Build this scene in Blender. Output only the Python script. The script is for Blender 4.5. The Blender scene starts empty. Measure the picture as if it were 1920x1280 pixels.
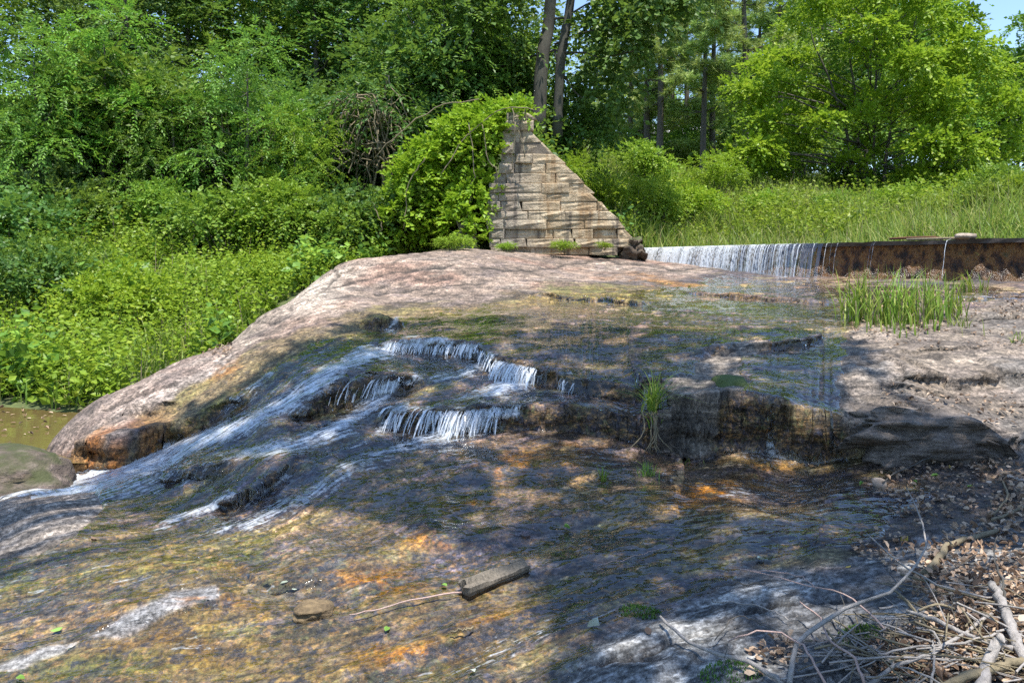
import bpy, math, random
import numpy as np
from mathutils import Vector, Matrix, Euler
random.seed(7); RNG = np.random.default_rng(7)
S = bpy.context.scene; COL = S.collection
R = math.radians
# ------------------------------------------------------------------ camera, sky, sun, exposure
F, HY, EYE = 1493.333, 500.0, 1.7          # focal length in photo pixels, row of the horizon, eye height
cam = bpy.data.cameras.new('camera'); cam.lens = 28; cam.sensor_width = 36
cam.shift_y = -(640 - HY) / 1920; cam.clip_end = 1500; cam.clip_start = .05
co = bpy.data.objects.new('camera', cam); COL.objects.link(co)
co.location = (0, 0, EYE); co.rotation_euler = (R(90), 0, 0); S.camera = co
SUN = Vector((.12, -.25, .95)).normalized()
w = bpy.data.worlds.new('World'); S.world = w; w.use_nodes = True
nt = w.node_tree; sk = nt.nodes.new('ShaderNodeTexSky'); sk.sky_type = 'NISHITA'; sk.sun_disc = False
sk.sun_elevation = math.asin(SUN.z); sk.sun_rotation = math.atan2(SUN.x, SUN.y); sk.air_density = 1.0; sk.dust_density = .25; sk.ozone_density = 2.6
nt.links.new(sk.outputs[0], nt.nodes['Background'].inputs[0]); nt.nodes['Background'].inputs[1].default_value = .125
sl = bpy.data.lights.new('sun', 'SUN'); sl.energy = 3.7; sl.angle = R(.53); sl.color = (1, .955, .88)
so = bpy.data.objects.new('sun', sl); COL.objects.link(so); so.rotation_euler = SUN.to_track_quat('Z', 'Y').to_euler()
S.view_settings.view_transform = 'Standard'; S.view_settings.look = 'None'; S.view_settings.exposure = 1.2; S.view_settings.gamma = 1
S.view_settings.use_curve_mapping = False
S.render.engine = 'CYCLES'
cy = S.cycles; cy.max_bounces = 7; cy.diffuse_bounces = 3; cy.glossy_bounces = 3; cy.transmission_bounces = 4; cy.transparent_max_bounces = 12
cy.caustics_reflective = False; cy.caustics_refractive = False; cy.use_denoising = False; cy.sample_clamp_indirect = 5; cy.sample_clamp_direct = 12
try: cy.denoiser = 'OPENIMAGEDENOISE'; cy.denoising_prefilter = 'ACCURATE'
except Exception: pass

# ------------------------------------------------------------------ numeric helpers
def _h(i, j, s):
    n = (i.astype(np.int64) * 374761393 + j.astype(np.int64) * 668265263 + s * 974634777) & 0xffffffff
    n = ((n ^ (n >> 13)) * 1274126177) & 0xffffffff
    return ((n ^ (n >> 16)) & 0xffff) / 65535.0
def vn(x, y, s=0):
    i = np.floor(x); j = np.floor(y); fx = x - i; fy = y - j
    fx = fx * fx * fx * (fx * (fx * 6 - 15) + 10); fy = fy * fy * fy * (fy * (fy * 6 - 15) + 10)
    a = _h(i, j, s); b = _h(i + 1, j, s); c = _h(i, j + 1, s); d = _h(i + 1, j + 1, s)
    return (a + (b - a) * fx) * (1 - fy) + (c + (d - c) * fx) * fy
def fbm(x, y, o=4, s=0, g=.5):
    r = 0; a = 1; t = 0
    for k in range(o):
        r = r + a * vn(x * 2 ** k + 17.3 * k, y * 2 ** k - 9.1 * k, s + k); t += a; a *= g
    return r / t - .5
def sst(a, b, x):
    t = np.clip((x - a) / (b - a), 0, 1); return t * t * (3 - 2 * t)
def norm(a): return a / (np.linalg.norm(a, axis=-1, keepdims=True) + 1e-9)
class TPS:                                     # thin-plate spline
    def __init__(s, P, v, lam=1e-4):
        P = np.asarray(P, float); s.P = P; n = len(P)
        K = s.k(P, P) + lam * np.eye(n); Q = np.c_[np.ones(n), P]
        A = np.zeros((n + 3, n + 3)); A[:n, :n] = K; A[:n, n:] = Q; A[n:, :n] = Q.T
        s.w = np.linalg.solve(A, np.r_[np.asarray(v, float), 0, 0, 0])
    def k(s, A, B):
        r2 = ((A[:, None, :] - B[None]) ** 2).sum(-1) + 1e-12; return r2 * np.log(r2) * .5
    def __call__(s, X):
        X = np.asarray(X, float); o = np.empty(len(X))
        for i in range(0, len(X), 40000):
            c = X[i:i + 40000]; o[i:i + 40000] = s.k(c, s.P) @ s.w[:-3] + s.w[-3] + c @ s.w[-2:]
        return o
def W(px, py, d): return np.array([(px - 960) / F * d, d, EYE - (py - HY) / F * d])
def zat(py, d): return EYE - (py - HY) / F * d

# ------------------------------------------------------------------ terrain heights
ROCK = [(-250,1280,3.8),(0,1280,3.7),(500,1280,3.6),(960,1280,3.5),(1400,1280,3.3),(1920,1280,3.0),(2200,1280,2.9),
 (-250,1100,4.6),(0,1100,4.5),(400,1130,4.25),(960,1100,4.4),(1400,1100,4.15),(1900,1080,3.8),(2200,1050,3.8),
 (-250,960,5.7),(0,960,5.6),(300,960,5.5),(650,950,5.5),(960,950,5.4),(1400,950,5.2),(1900,950,4.95),(2250,900,5.1),
 (-150,940,6.3),(60,920,6.1),(300,890,6.2),(600,860,6.3),(900,830,6.6),(1200,850,6.35),(1500,860,6.15),(1900,860,5.9),
 (1400,795,6.5),(1100,795,6.8),(1700,800,6.3),(1900,780,6.5),(700,760,7.2),(500,780,7.0),(400,830,6.7),(960,740,7.4),(1200,740,7.3),
 (1400,700,7.4),(1600,700,7.2),(1900,690,7.2),(2250,700,7.2),(760,650,8.6),(960,670,8.15),(1200,650,8.3),(1450,640,8.2),(1800,630,8.3),
 (720,590,10.4),(1000,590,10.1),(1300,580,10.2),(1600,580,9.8),(1900,560,10.2),(2250,560,10.5),(700,540,12.2),(900,540,12.5),(1200,530,14),
 (1500,530,13.8),(1880,532,11.8),(640,495,13.5),(760,478,14.8),(840,468,16.5),(980,474,17.5),(1120,480,18),(1205,489,19),(1050,500,16),
 (575,540,12.3),(480,600,11),(420,655,9.8),(300,700,8.9),(180,750,8.0),(120,810,7.4),(118,865,7.1),(300,800,7.3),(200,850,6.9)]
HID = [(560,560,14),(500,612,12.8),(420,690,11.5),(300,760,10.3),(150,830,8.9),(40,890,7.7),(-150,930,8),(700,505,16.5),(840,485,19),(1000,490,20),(1250,500,21),(1700,500,17)]
UV = lambda px, d: ((px - 960) / F, math.log(d))
_p = [UV(a, c) for a, b, c in ROCK + HID]; _z = [zat(b, c) for a, b, c in ROCK + HID]
_p += [(-.9, math.log(1.6)), (0, math.log(1.6)), (.9, math.log(1.6))]; _z += [-.45, -.4, -.1]
rock_base = TPS(_p, _z, 2e-4)
NU, NV = 860, 730
us = np.linspace(-.95, 1.06, NU); vs = np.linspace(math.log(1.6), math.log(21.5), NV)
UU, VV = np.meshgrid(us, vs)                     # rows go away from the eye
YY = np.exp(VV); XX = UU * YY
ZB = rock_base(np.c_[UU.ravel(), VV.ravel()]).reshape(UU.shape); ZBU = ZB
def hit_grid(Z, px, py, vlim=None):
    u = (px - 960) / F; c = (u - us[0]) / (us[1] - us[0]); i = int(np.clip(math.floor(c), 0, NU - 2)); t = c - i
    z = Z[:, i] * (1 - t) + Z[:, i + 1] * t; y = np.exp(vs); p = HY - F * (z - EYE) / y
    k = np.argmax(p <= py)
    if p[k] > py: k = NV - 1
    if k > 0 and p[k] <= py:
        f = (p[k - 1] - py) / max(p[k - 1] - p[k], 1e-6); d = y[k - 1] + (y[k] - y[k - 1]) * min(max(f, 0), 1)
    else: d = y[k]
    return d
def psd(x, y, poly):                               # signed distance to polygon, negative inside
    d = np.full(x.shape, 1e9); ins = np.zeros(x.shape, bool); n = len(poly)
    for k in range(n):
        x0, y0 = poly[k]; x1, y1 = poly[(k + 1) % n]; ex, ey = x1 - x0, y1 - y0
        q = np.clip(((x - x0) * ex + (y - y0) * ey) / (ex * ex + ey * ey + 1e-9), 0, 1)
        d = np.minimum(d, (x - x0 - q * ex) ** 2 + (y - y0 - q * ey) ** 2)
        c = (y0 > y) != (y1 > y)
        if y1 != y0: ins ^= c & (x < (x1 - x0) * (y - y0) / (y1 - y0) + x0)
    return np.sqrt(d) * np.where(ins, -1, 1)
# ledges: photo points (x, top row, height in rows)
LEDGES = [
 [(690,790,0),(730,762,30),(860,765,42),(940,762,42),(1060,754,48),(1180,778,44),(1240,760,75),(1262,728,112),(1340,735,112),(1470,748,102),(1560,772,82),(1610,788,62),(1680,766,76),(1790,776,64),(1845,800,34),(1880,828,0)],
 [(690,650,0),(740,640,24),(830,636,24),(900,646,26),(930,670,28),(1010,690,36),(1060,712,26),(1110,728,22),(1190,744,26),(1235,752,12),(1250,752,0)],
 [(530,775,0),(575,748,34),(620,722,42),(690,700,40),(760,702,30),(800,715,0)],
 [(290,890,0),(310,886,20),(400,880,22),(440,872,10),(470,868,0)],
 [(385,950,0),(420,930,24),(480,910,28),(530,893,20),(570,882,0)],
 [(960,552,0),(1030,550,9),(1120,556,10),(1200,565,12),(1230,566,0)],
 [(1260,545,0),(1330,548,8),(1450,556,10),(1530,560,9),(1570,562,0)],
 [(420,1060,0),(470,1080,10),(520,1094,14),(590,1098,10),(640,1090,0)],
 [(1655,722,0),(1740,716,20),(1810,712,22),(1900,700,22),(2050,690,20),(2100,690,0)],
 [(1580,752,0),(1640,743,9),(1720,739,10),(1790,745,8),(1850,750,0)],
 [(1690,612,0),(1760,602,7),(1850,596,9),(1960,590,8),(2000,588,0)],
 [(1620,682,0),(1700,668,8),(1800,660,9),(1880,650,7),(1960,645,0)],
 [(1380,660,0),(1430,652,14),(1490,640,18),(1535,624,14),(1560,615,0)],
 [(1240,705,0),(1290,684,8),(1350,660,8),(1400,640,0)],
 [(620,520,0),(640,508,10),(700,500,0)],
 [(1790,842,0),(1860,830,16),(1930,812,22),(2050,800,20),(2100,800,0)],
 [(660,606,0),(700,596,24),(730,592,26),(762,604,0)],
 [(138,848,0),(152,828,56),(225,806,72),(300,784,52),(370,770,30),(440,752,16),(500,735,0)],
 [(190,782,0),(230,776,14),(280,768,22),(325,764,12),(350,760,0)],
 [(120,1215,0),(230,1180,10),(330,1150,12),(420,1120,10),(470,1110,0)],
]
def ledge_add(X, Y, LG, jit):
    out = np.zeros_like(X); DX = np.zeros_like(X); DY = np.zeros_like(X); ST = np.zeros_like(X)
    for L in LG:
        Q = []
        for (px, py, h) in L:
            d = hit_grid(ZBU, px, py + h / 2); p = W(px, py, d); Q.append((p[0], p[1], h * d / F))
        Q = np.array(Q); best = np.full(X.shape, 1e9); sd = np.zeros_like(X); hh = np.zeros_like(X)
        x0, x1 = Q[:, 0].min() - 2, Q[:, 0].max() + 2; y0, y1 = Q[:, 1].min() - 2, Q[:, 1].max() + 2
        m = (X > x0) & (X < x1) & (Y > y0) & (Y < y1); xs, ys = X[m], Y[m]; b = np.full(xs.shape, 1e9); ox = np.zeros_like(xs); oy = np.zeros_like(xs); sg = np.zeros_like(xs); hv = np.zeros_like(xs)
        tn = norm(Q[1:, :2] - Q[:-1, :2]); sn = np.c_[-tn[:, 1], tn[:, 0]]; vnm = np.vstack([sn[:1], sn[:-1] + sn[1:], sn[-1:]])
        for e, (a, c) in enumerate(zip(Q[:-1], Q[1:])):
            t = c[:2] - a[:2]; l2 = t @ t; k0 = ((xs - a[0]) * t[0] + (ys - a[1]) * t[1]) / l2; k = np.clip(k0, 0, 1)
            dx = xs - a[0] - k * t[0]; dy = ys - a[1] - k * t[1]; dd = np.hypot(dx, dy); q = dd < b
            nx = np.where(k0 < 0, vnm[e, 0], np.where(k0 > 1, vnm[e + 1, 0], sn[e, 0])); ny = np.where(k0 < 0, vnm[e, 1], np.where(k0 > 1, vnm[e + 1, 1], sn[e, 1]))
            ox[q] = nx[q]; oy[q] = ny[q]; b[q] = dd[q]; sg[q] = np.sign(nx * dx + ny * dy)[q]; hv[q] = (a[2] + (c[2] - a[2]) * k)[q]
        s = b * sg + jit[m]; wd = .022 + .05 * hv
        f = np.where(s > wd, np.exp(-(s - wd) / (.35 + hv)), np.where(s < -wd, -np.exp((s + wd) / (.35 + hv)), s / wd))
        out[m] += hv * .5 * f; on_ = np.hypot(ox, oy) + 1e-9; ST[m] = np.maximum(ST[m], np.clip(1.35 - np.abs(s) / wd, 0, 1) * np.clip(hv / .05 - .3, 0, 1)); am = hv * .30 * np.exp(-((s - wd * .9) / (1.5 * wd)) ** 2); DX[m] -= ox / on_ * am; DY[m] -= oy / on_ * am
    return out, DX, DY, ST
def jitter():                                     # broken, blocky ledge fronts rather than wavy ones
    a = fbm(XX * 1.6, YY * 1.6, 3, 3) * .16; bx = np.floor(XX * 3.1 + fbm(XX * 2, YY * 2, 2, 4) * 2); by = np.floor(YY * 1.7); return a + (_h(bx, by, 9) - .5) * .085 + fbm(XX * 11, YY * 11, 2, 6) * .025
ZL, LDX, LDY, steep = ledge_add(XX, YY, LEDGES, jitter())
dens = 1 + 3.2 * np.clip(steep * 1.5, 0, 1)       # more rows where a ledge drops
for _ in range(3): dens = (np.pad(dens, ((3, 3), (0, 0)), 'edge')[:-6] + np.pad(dens, ((3, 3), (0, 0)), 'edge')[6:] + dens * 2 + np.pad(dens, ((0, 0), (4, 4)), 'edge')[:, :-8] + np.pad(dens, ((0, 0), (4, 4)), 'edge')[:, 8:]) / 6
cdf = np.cumsum(dens, 0); cdf = (cdf - cdf[:1]) / (cdf[-1:] - cdf[:1])
VV = np.stack([np.interp(np.linspace(0, 1, NV), cdf[:, i], vs) for i in range(NU)], 1); YY = np.exp(VV); XX = UU * YY
ZB = rock_base(np.c_[UU.ravel(), VV.ravel()]).reshape(UU.shape)
ZL, LDX, LDY, steep = ledge_add(XX, YY, LEDGES, jitter())
PX = 960 + F * UU
PY0 = HY - F * (ZB + ZL - EYE) / YY
# stream function: lines the water follows
FL = [[(1520,545),(1000,575),(760,600),(600,650),(430,760),(280,850),(80,920),(-60,960)],
 [(1540,600),(1100,610),(850,640),(700,660),(560,730),(420,800),(300,870),(100,925),(-60,990)],
 [(1570,650),(1200,670),(960,690),(860,760),(700,790),(560,840),(330,960),(120,1010),(-60,1040)],
 [(1560,740),(1000,765),(870,800),(640,860),(430,1000),(200,1060),(-60,1110)],
 [(1650,862),(1300,870),(1000,950),(700,1060),(400,1130),(0,1200)],
 [(1780,950),(1400,1000),(1100,1080),(800,1180),(400,1280)],
 [(1720,1050),(1300,1130),(1000,1250),(700,1380)]]
fp, fv = [], []
for k, L in enumerate(FL):
    for a in L:
        d = hit_grid(ZBU, *a); fp.append(((a[0] - 960) / F, math.log(d))); fv.append(k)
PSI = TPS(fp, fv, 1e-2)(np.c_[UU.ravel(), VV.ravel()]).reshape(UU.shape)
SS = XX * .9 + YY * .35
relief = fbm(PSI * 5, SS * 1.1, 4, 11) * .05 + fbm(XX * 2.2, YY * 2.2, 5, 5) * .07 + fbm(XX * 14, YY * 14, 3, 8) * .012
relief += (np.abs(fbm(PSI * 9, SS * 1.6, 3, 21)) ** .7) * -.022
domeQ = 1 - sst(-20, 20, psd(PX, PY0, [(560,520),(640,478),(840,440),(1000,440),(1210,460),(1345,512),(1260,524),(1060,536),(960,558),(860,572),(700,580),(600,606),(500,650),(430,690),(300,760),(200,800),(100,870),(60,760),(330,640)])); relief *= 1 - .55 * domeQ
relief += steep * fbm(XX * 9, YY * 22, 3, 31) * .07
_tm = 1 - sst(-25, 25, psd(PX, PY0, [(1590,640),(1620,600),(1700,605),(1850,570),(2400,545),(2600,900),(1900,860),(1640,842),(1590,800),(1570,740)]))
_th = fbm(XX * .7 + 5, YY * .7, 4, 55) * 7 + YY * .5; _fr = _th - np.floor(_th); _tm2 = np.clip(_tm + .45 * domeQ + .12, 0, 1); TER = (_fr - sst(.0, .10, _fr)) * _tm2
ZR = ZB + ZL + relief * np.clip((YY - 1.4) / 2, .3, 1) * (1 - .5 * _tm) - TER * .035
BUMPS = [(70,990,140,55,.10),(340,1080,130,34,.05),(290,1150,160,30,.04),(700,1100,120,40,.03),(930,880,200,40,.03),(260,905,130,22,.05),(1360,920,120,30,.03),(560,1040,110,30,.05),(840,1010,140,30,.03),(1130,960,120,30,.025),(1700,680,120,30,.05),(520,870,90,18,.06),(620,800,60,16,.04),(480,800,60,18,.05)]
for a_, b_, c_, d_, h_ in BUMPS: ZR += h_ * np.exp(-((PX - a_) / c_) ** 2 - ((PY0 - b_) / d_) ** 2)
CRK = np.zeros(UU.shape)
for L in [[(700,552),(760,546),(830,540),(905,527)],[(630,540),(700,520),(790,500),(850,497)],[(860,578),(930,562),(1000,552)],[(1090,480),(1150,488),(1220,500),(1300,506)],[(1010,502),(1060,498),(1110,492)],[(425,628),(470,606),(525,600)],[(600,520),(625,500),(640,520),(600,545)],[(900,500),(960,508),(1010,506)],[(780,520),(800,528),(850,522)],
          [(1580,750),(1640,742),(1720,738),(1790,744)],[(1610,690),(1680,676),(1760,680)],[(1700,604),(1800,596),(1900,600)],[(1780,560),(1860,556),(1920,548)],[(1400,1150),(1500,1128),(1600,1122)],[(1200,1230),(1290,1190),(1380,1176)],[(1250,1110),(1330,1090)],[(200,770),(260,742),(330,720)],[(1270,690),(1330,668),(1380,652)],[(1655,720),(1735,712)],[(300,860),(360,842)],[(1070,1262),(1150,1236),(1230,1240)]]:
    jx, jy = fbm(PX * .03, PY0 * .05, 3, 15) * 16, fbm(PX * .03, PY0 * .05, 3, 16) * 12
    for (x0, y0), (x1, y1) in zip(L[:-1], L[1:]):
        ex, ey = x1 - x0, y1 - y0; k_ = np.clip(((PX + jx - x0) * ex + (PY0 + jy - y0) * ey) / (ex * ex + ey * ey), 0, 1); CRK = np.maximum(CRK, np.exp(-(((PX + jx - x0 - k_ * ex) / 3.4) ** 2 + ((PY0 + jy - y0 - k_ * ey) / 2.6) ** 2)))
ZR -= CRK * .03
PY = HY - F * (ZR - EYE) / YY
XD = XX + LDX; YD = YY + LDY                        # lips lean out over the ledge faces, layers stand proud
_lay = steep * (fbm(XX * 2.2 + YY, ZR * 17, 3, 35) * .17 + fbm(XX * 9, ZR * 30, 3, 36) * .06 + np.minimum(0, fbm(XX * 3, ZR * 9, 2, 37)) * .10); YD = YD - _lay
# ground under the plants
GP = []
def g(px, py, d): p = W(px, py, d); GP.append((p[0], p[1], p[2]))
for a in [(-200,765,9.6),(0,772,9.5),(100,772,9.3),(60,715,11),(250,700,11),(-300,700,11),(-300,600,13),(0,600,13),(200,605,13),(420,640,13),(-300,500,16),(0,500,16),(300,505,16),(550,515,16),
 (700,474,18),(820,464,18.6),(-300,440,19),(0,440,19),(300,430,19),(650,430,20),(1300,445,23),(1500,438,22),(1700,438,19),(1900,440,16),(2250,440,14),(1300,365,30),(1500,375,32),(1800,385,30),(2200,390,26)]: g(*a)
for x, y, z in [(-14,24,5),(-8,24,5),(-3,23.5,5),(-20,32,6.5),(-8,32,6.6),(0,29,6.4),(.2,20.2,4.9),(1.2,20.4,3.9),(2.2,20.6,2.9),(3.2,20.8,2.3),(4,26,4.2),(4,45,6.4),(16,45,6.4),(28,45,6.2),(-20,45,7.5),(0,45,7),
 (-40,80,8.5),(0,80,8),(40,80,8),(0,220,10),(150,220,10),(-150,220,10),(150,60,7),(-120,50,8),(-25,8,2.2),(-14,10,1),(18,9,2.4),(14,4,1.6),(30,0,3),(-30,0,3),(0,-4,-.2),(8,-3,1.0),(-8,-3,.4),(4.6,3.6,.75),(6.6,5.6,1.0),(9.2,8.2,1.6),(12,10.6,2.2),(-4.6,3.6,.35),(3.2,2,.5),(-3.2,2,.2),(0,-14,1),(-40,-60,5),(40,-60,5),(200,-200,9),(-200,-200,9)]: GP.append((x, y, z))
for (a, b, c) in ROCK:
    if a > 200 and c < 18: p = W(a, b, c); GP.append((p[0], p[1], p[2] - .55))
for (a, b, c) in [(0,960,5.6),(0,1100,4.5),(0,1280,3.7),(-250,960,5.7),(-250,1280,3.8),(60,920,6.1),(120,865,7.1),(30,800,8.3),(-150,820,8.2)]:
    p = W(a, b, c); GP.append((p[0], p[1], p[2] - .5))
GP = np.array(GP); WA = lambda x, y: np.c_[np.arcsinh(np.asarray(x) / 6.), np.arcsinh((np.asarray(y) - 12) / 6.)]
_g = TPS(WA(GP[:, 0], GP[:, 1]), GP[:, 2], 1e-3)
def ground(x, y):
    x = np.atleast_1d(np.asarray(x, float)); y = np.atleast_1d(np.asarray(y, float))
    return _g(WA(x.ravel(), y.ravel())).reshape(x.shape)
def gz(x, y): return float(ground(x, y)[0])
ZG = ground(XX, YY); _zc = np.maximum(ZR, ZG); ZC = np.stack([np.interp(vs, VV[:, i], _zc[:, i]) for i in range(NU)], 1)
def rock_at(x, y):                                # bilinear height of the bedrock
    y = np.asarray(y, float); x = np.asarray(x, float)
    c = np.clip((x / y - us[0]) / (us[1] - us[0]), 0, NU - 1.001); r = np.clip((np.log(y) - vs[0]) / (vs[1] - vs[0]), 0, NV - 1.001)
    i = c.astype(int); j = r.astype(int); a = c - i; b = r - j
    return (ZC[j, i] * (1 - a) + ZC[j, i + 1] * a) * (1 - b) + (ZC[j + 1, i] * (1 - a) + ZC[j + 1, i + 1] * a) * b
def at(px, py, lift=0.):                          # photo pixel -> point on the rock or bank
    d = hit_grid(ZC, px, py); p = W(px, py, d)
    if lift: p[2] = p[2] + lift
    return p

# ------------------------------------------------------------------ mesh building
class MB:
    def __init__(s): s.v = []; s.q = []; s.t = []; s.a = []; s.n = 0
    def add(s, v, quads=None, tris=None, var=None):
        v = np.asarray(v, float).reshape(-1, 3)
        if quads is not None and len(quads): s.q.append(np.asarray(quads, int).reshape(-1, 4) + s.n)
        if tris is not None and len(tris): s.t.append(np.asarray(tris, int).reshape(-1, 3) + s.n)
        s.a.append(np.broadcast_to(np.asarray(random.random() if var is None else var, float), (len(v),)).copy()); s.v.append(v); s.n += len(v); return s
    def mesh(s, name, smooth=False, attrs=None):
        V = np.concatenate(s.v); me = bpy.data.meshes.new(name); me.vertices.add(len(V)); me.vertices.foreach_set('co', V.ravel().astype(np.float32))
        q = np.concatenate(s.q) if s.q else np.zeros((0, 4), int); t = np.concatenate(s.t) if s.t else np.zeros((0, 3), int)
        loops = np.r_[q.ravel(), t.ravel()]; st = np.r_[np.arange(len(q)) * 4, len(q) * 4 + np.arange(len(t)) * 3]
        me.loops.add(len(loops)); me.loops.foreach_set('vertex_index', loops.astype(np.int32))
        me.polygons.add(len(st)); me.polygons.foreach_set('loop_start', st.astype(np.int32))
        me.polygons.foreach_set('use_smooth', np.full(len(st), smooth))
        at_ = me.attributes.new('var', 'FLOAT', 'POINT'); at_.data.foreach_set('value', np.concatenate(s.a).astype(np.float32))
        for k, (kind, arr) in (attrs or {}).items():
            A = me.attributes.new(k, kind, 'POINT'); arr = np.asarray(arr, np.float32)
            A.data.foreach_set({'FLOAT': 'value', 'FLOAT_VECTOR': 'vector', 'FLOAT_COLOR': 'color'}[kind], arr.ravel())
        me.update(calc_edges=True); return me
    def obj(s, name, mat, parent=None, smooth=False, attrs=None):
        return link(name, s.mesh(name, smooth, attrs), mat, parent)
def link(name, me, mat, parent=None):
    o = bpy.data.objects.new(name, me); COL.objects.link(o)
    if mat is not None:
        if not me.materials: me.materials.append(mat)
        o.material_slots[0].link = 'OBJECT'; o.material_slots[0].material = mat
    if parent: o.parent = parent
    return o
def tag(o, label, cat, group=None):
    o['label'] = label; o['category'] = cat
    if group: o['group'] = group
    return o
def kind(o, k, label=None):
    o['kind'] = k
    if label: o['label'] = label
    return o
def empty(name, loc, label, cat, group=None, rz=0, sc=1):
    o = bpy.data.objects.new(name, None); COL.objects.link(o); o.empty_display_size = .1
    o.location = loc; o.rotation_euler = (0, 0, rz); o.scale = (sc,) * 3 if not hasattr(sc, '__len__') else sc
    return tag(o, label, cat, group)
def norm(a): return a / (np.linalg.norm(a, axis=-1, keepdims=True) + 1e-9)
def tube(mb, P, r, n=6, var=None, wob=0., cap=True):
    P = np.asarray(P, float); k = len(P); r = np.broadcast_to(np.asarray(r, float), (k,))
    T = norm(np.gradient(P, axis=0)); ref = np.array([.31, .22, .92]); 
    if abs(T[0] @ ref) > .9: ref = np.array([1., .1, 0])
    A = norm(np.cross(T, ref)); B = np.cross(T, A); an = np.arange(n) * 2 * math.pi / n
    rr = r[:, None] * (1 + wob * (RNG.random((k, n)) - .5))
    V = P[:, None] + rr[..., None] * (np.cos(an)[None, :, None] * A[:, None] + np.sin(an)[None, :, None] * B[:, None])
    i = np.arange(k - 1)[:, None] * n; j = np.arange(n)[None]; jn = (j + 1) % n
    q = np.stack([i + j, i + jn, i + n + jn, i + n + j], -1).reshape(-1, 4); t = []
    if cap: 
        V = np.concatenate([V.reshape(-1, 3), P[:1], P[-1:]]); b = k * n
        t = [(b, (c + 1) % n, c) for c in range(n)] + [(b + 1, (k - 1) * n + c, (k - 1) * n + (c + 1) % n) for c in range(n)]
    mb.add(V, q, t, var)
def curve(P, n=12, wob=0., seed=None):            # smooth a polyline (Catmull-Rom)
    P = np.asarray(P, float); m = len(P); E = np.vstack([2 * P[0] - P[1], P, 2 * P[-1] - P[-2]]); out = []
    for t in np.linspace(0, m - 1 - 1e-6, n):
        i = int(t); f = t - i; a, b, c, d = E[i:i + 4]
        out.append(.5 * (2 * b + (c - a) * f + (2 * a - 5 * b + 4 * c - d) * f * f + (3 * b - a - 3 * c + d) * f ** 3))
    out = np.array(out)
    if wob: out[1:-1] += RNG.normal(0, wob, (n - 2, out.shape[1]))
    return out
def sprays(mb, P, A, N, L, k, ll, lw, ang=.9, jit=.35, fold=.12, pinn=False, droop=0.):
    """leafy twigs: n twigs of k leaves each, a leaf is a folded diamond of two triangles"""
    n = len(P); A = norm(A); N = norm(N - (N * A).sum(-1, keepdims=True) * A); B = np.cross(N, A)
    t = (np.arange(k) // 2 * 2 + 1.5) / (k + 1) if pinn else (np.arange(k) + 1) / k
    side = np.where(np.arange(k) % 2 == 0, 1., -1.); side[-1] = 0
    L = np.broadcast_to(np.asarray(L, float), (n,))
    base = P[:, None] + A[:, None] * (L[:, None] * t[None])[..., None]; base[..., 2] -= droop * L[:, None] * t[None] ** 2
    a = ang * (1 - .35 * t) if not pinn else np.full(k, ang)
    D = A[:, None] * np.cos(a * np.abs(side))[None, :, None] + B[:, None] * (np.sin(a) * side)[None, :, None]
    D = norm(D + RNG.normal(0, jit, (n, k, 3))); D[..., 2] -= droop * .5; D = norm(D)
    NN = norm(N[:, None] + RNG.normal(0, jit * 1.1, (n, k, 3))); C = norm(np.cross(NN, D)); NN = np.cross(D, C)
    s = (ll * RNG.uniform(.65, 1.15, (n, k)))[..., None]; h = s * lw
    V = np.stack([base, base + D * s * .45 + C * h + NN * s * fold, base + D * s, base + D * s * .45 - C * h + NN * s * fold], 2).reshape(-1, 3)
    m = n * k; i = np.arange(m)[:, None] * 4
    tr = np.concatenate([i + np.array([[0, 1, 2]]), i + np.array([[0, 2, 3]])], 1).reshape(-1, 3)
    va = (np.repeat(RNG.random(n), k) * .55 + RNG.random(m) * .45)
    mb.add(V, None, tr, np.repeat(va, 4))
def crown(mb, blobs, n, L, k, ll, lw, up=.6, down=-.35, droop=.25, inner=.2, pinn=False, jit=.35, out=.8):
    b = np.array(blobs, float); wgt = b[:, 3] ** 2; c = RNG.choice(len(b), n, p=wgt / wgt.sum()); B = b[c]
    d = norm(RNG.normal(0, 1, (n, 3))); lo = d[:, 2] < down; d[lo, 2] *= -1
    rad = np.where(RNG.random(n) < inner, RNG.uniform(.2, .75, n), RNG.uniform(.75, 1.08, n)); sq = B[:, 4:5] if b.shape[1] > 4 else np.ones((n, 1))
    off = d * (rad * B[:, 3])[:, None]; off[:, 2] *= sq[:, 0]; P = B[:, :3] + off
    A = d * out + RNG.normal(0, .45, (n, 3)); A[:, 2] -= droop * .8; N = d * .35 + np.array([0, 0, up + .4]) + RNG.normal(0, .3, (n, 3))
    sprays(mb, P, A, N, L * RNG.uniform(.6, 1.25, n), k, ll, lw, pinn=pinn, jit=jit, droop=droop)
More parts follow.
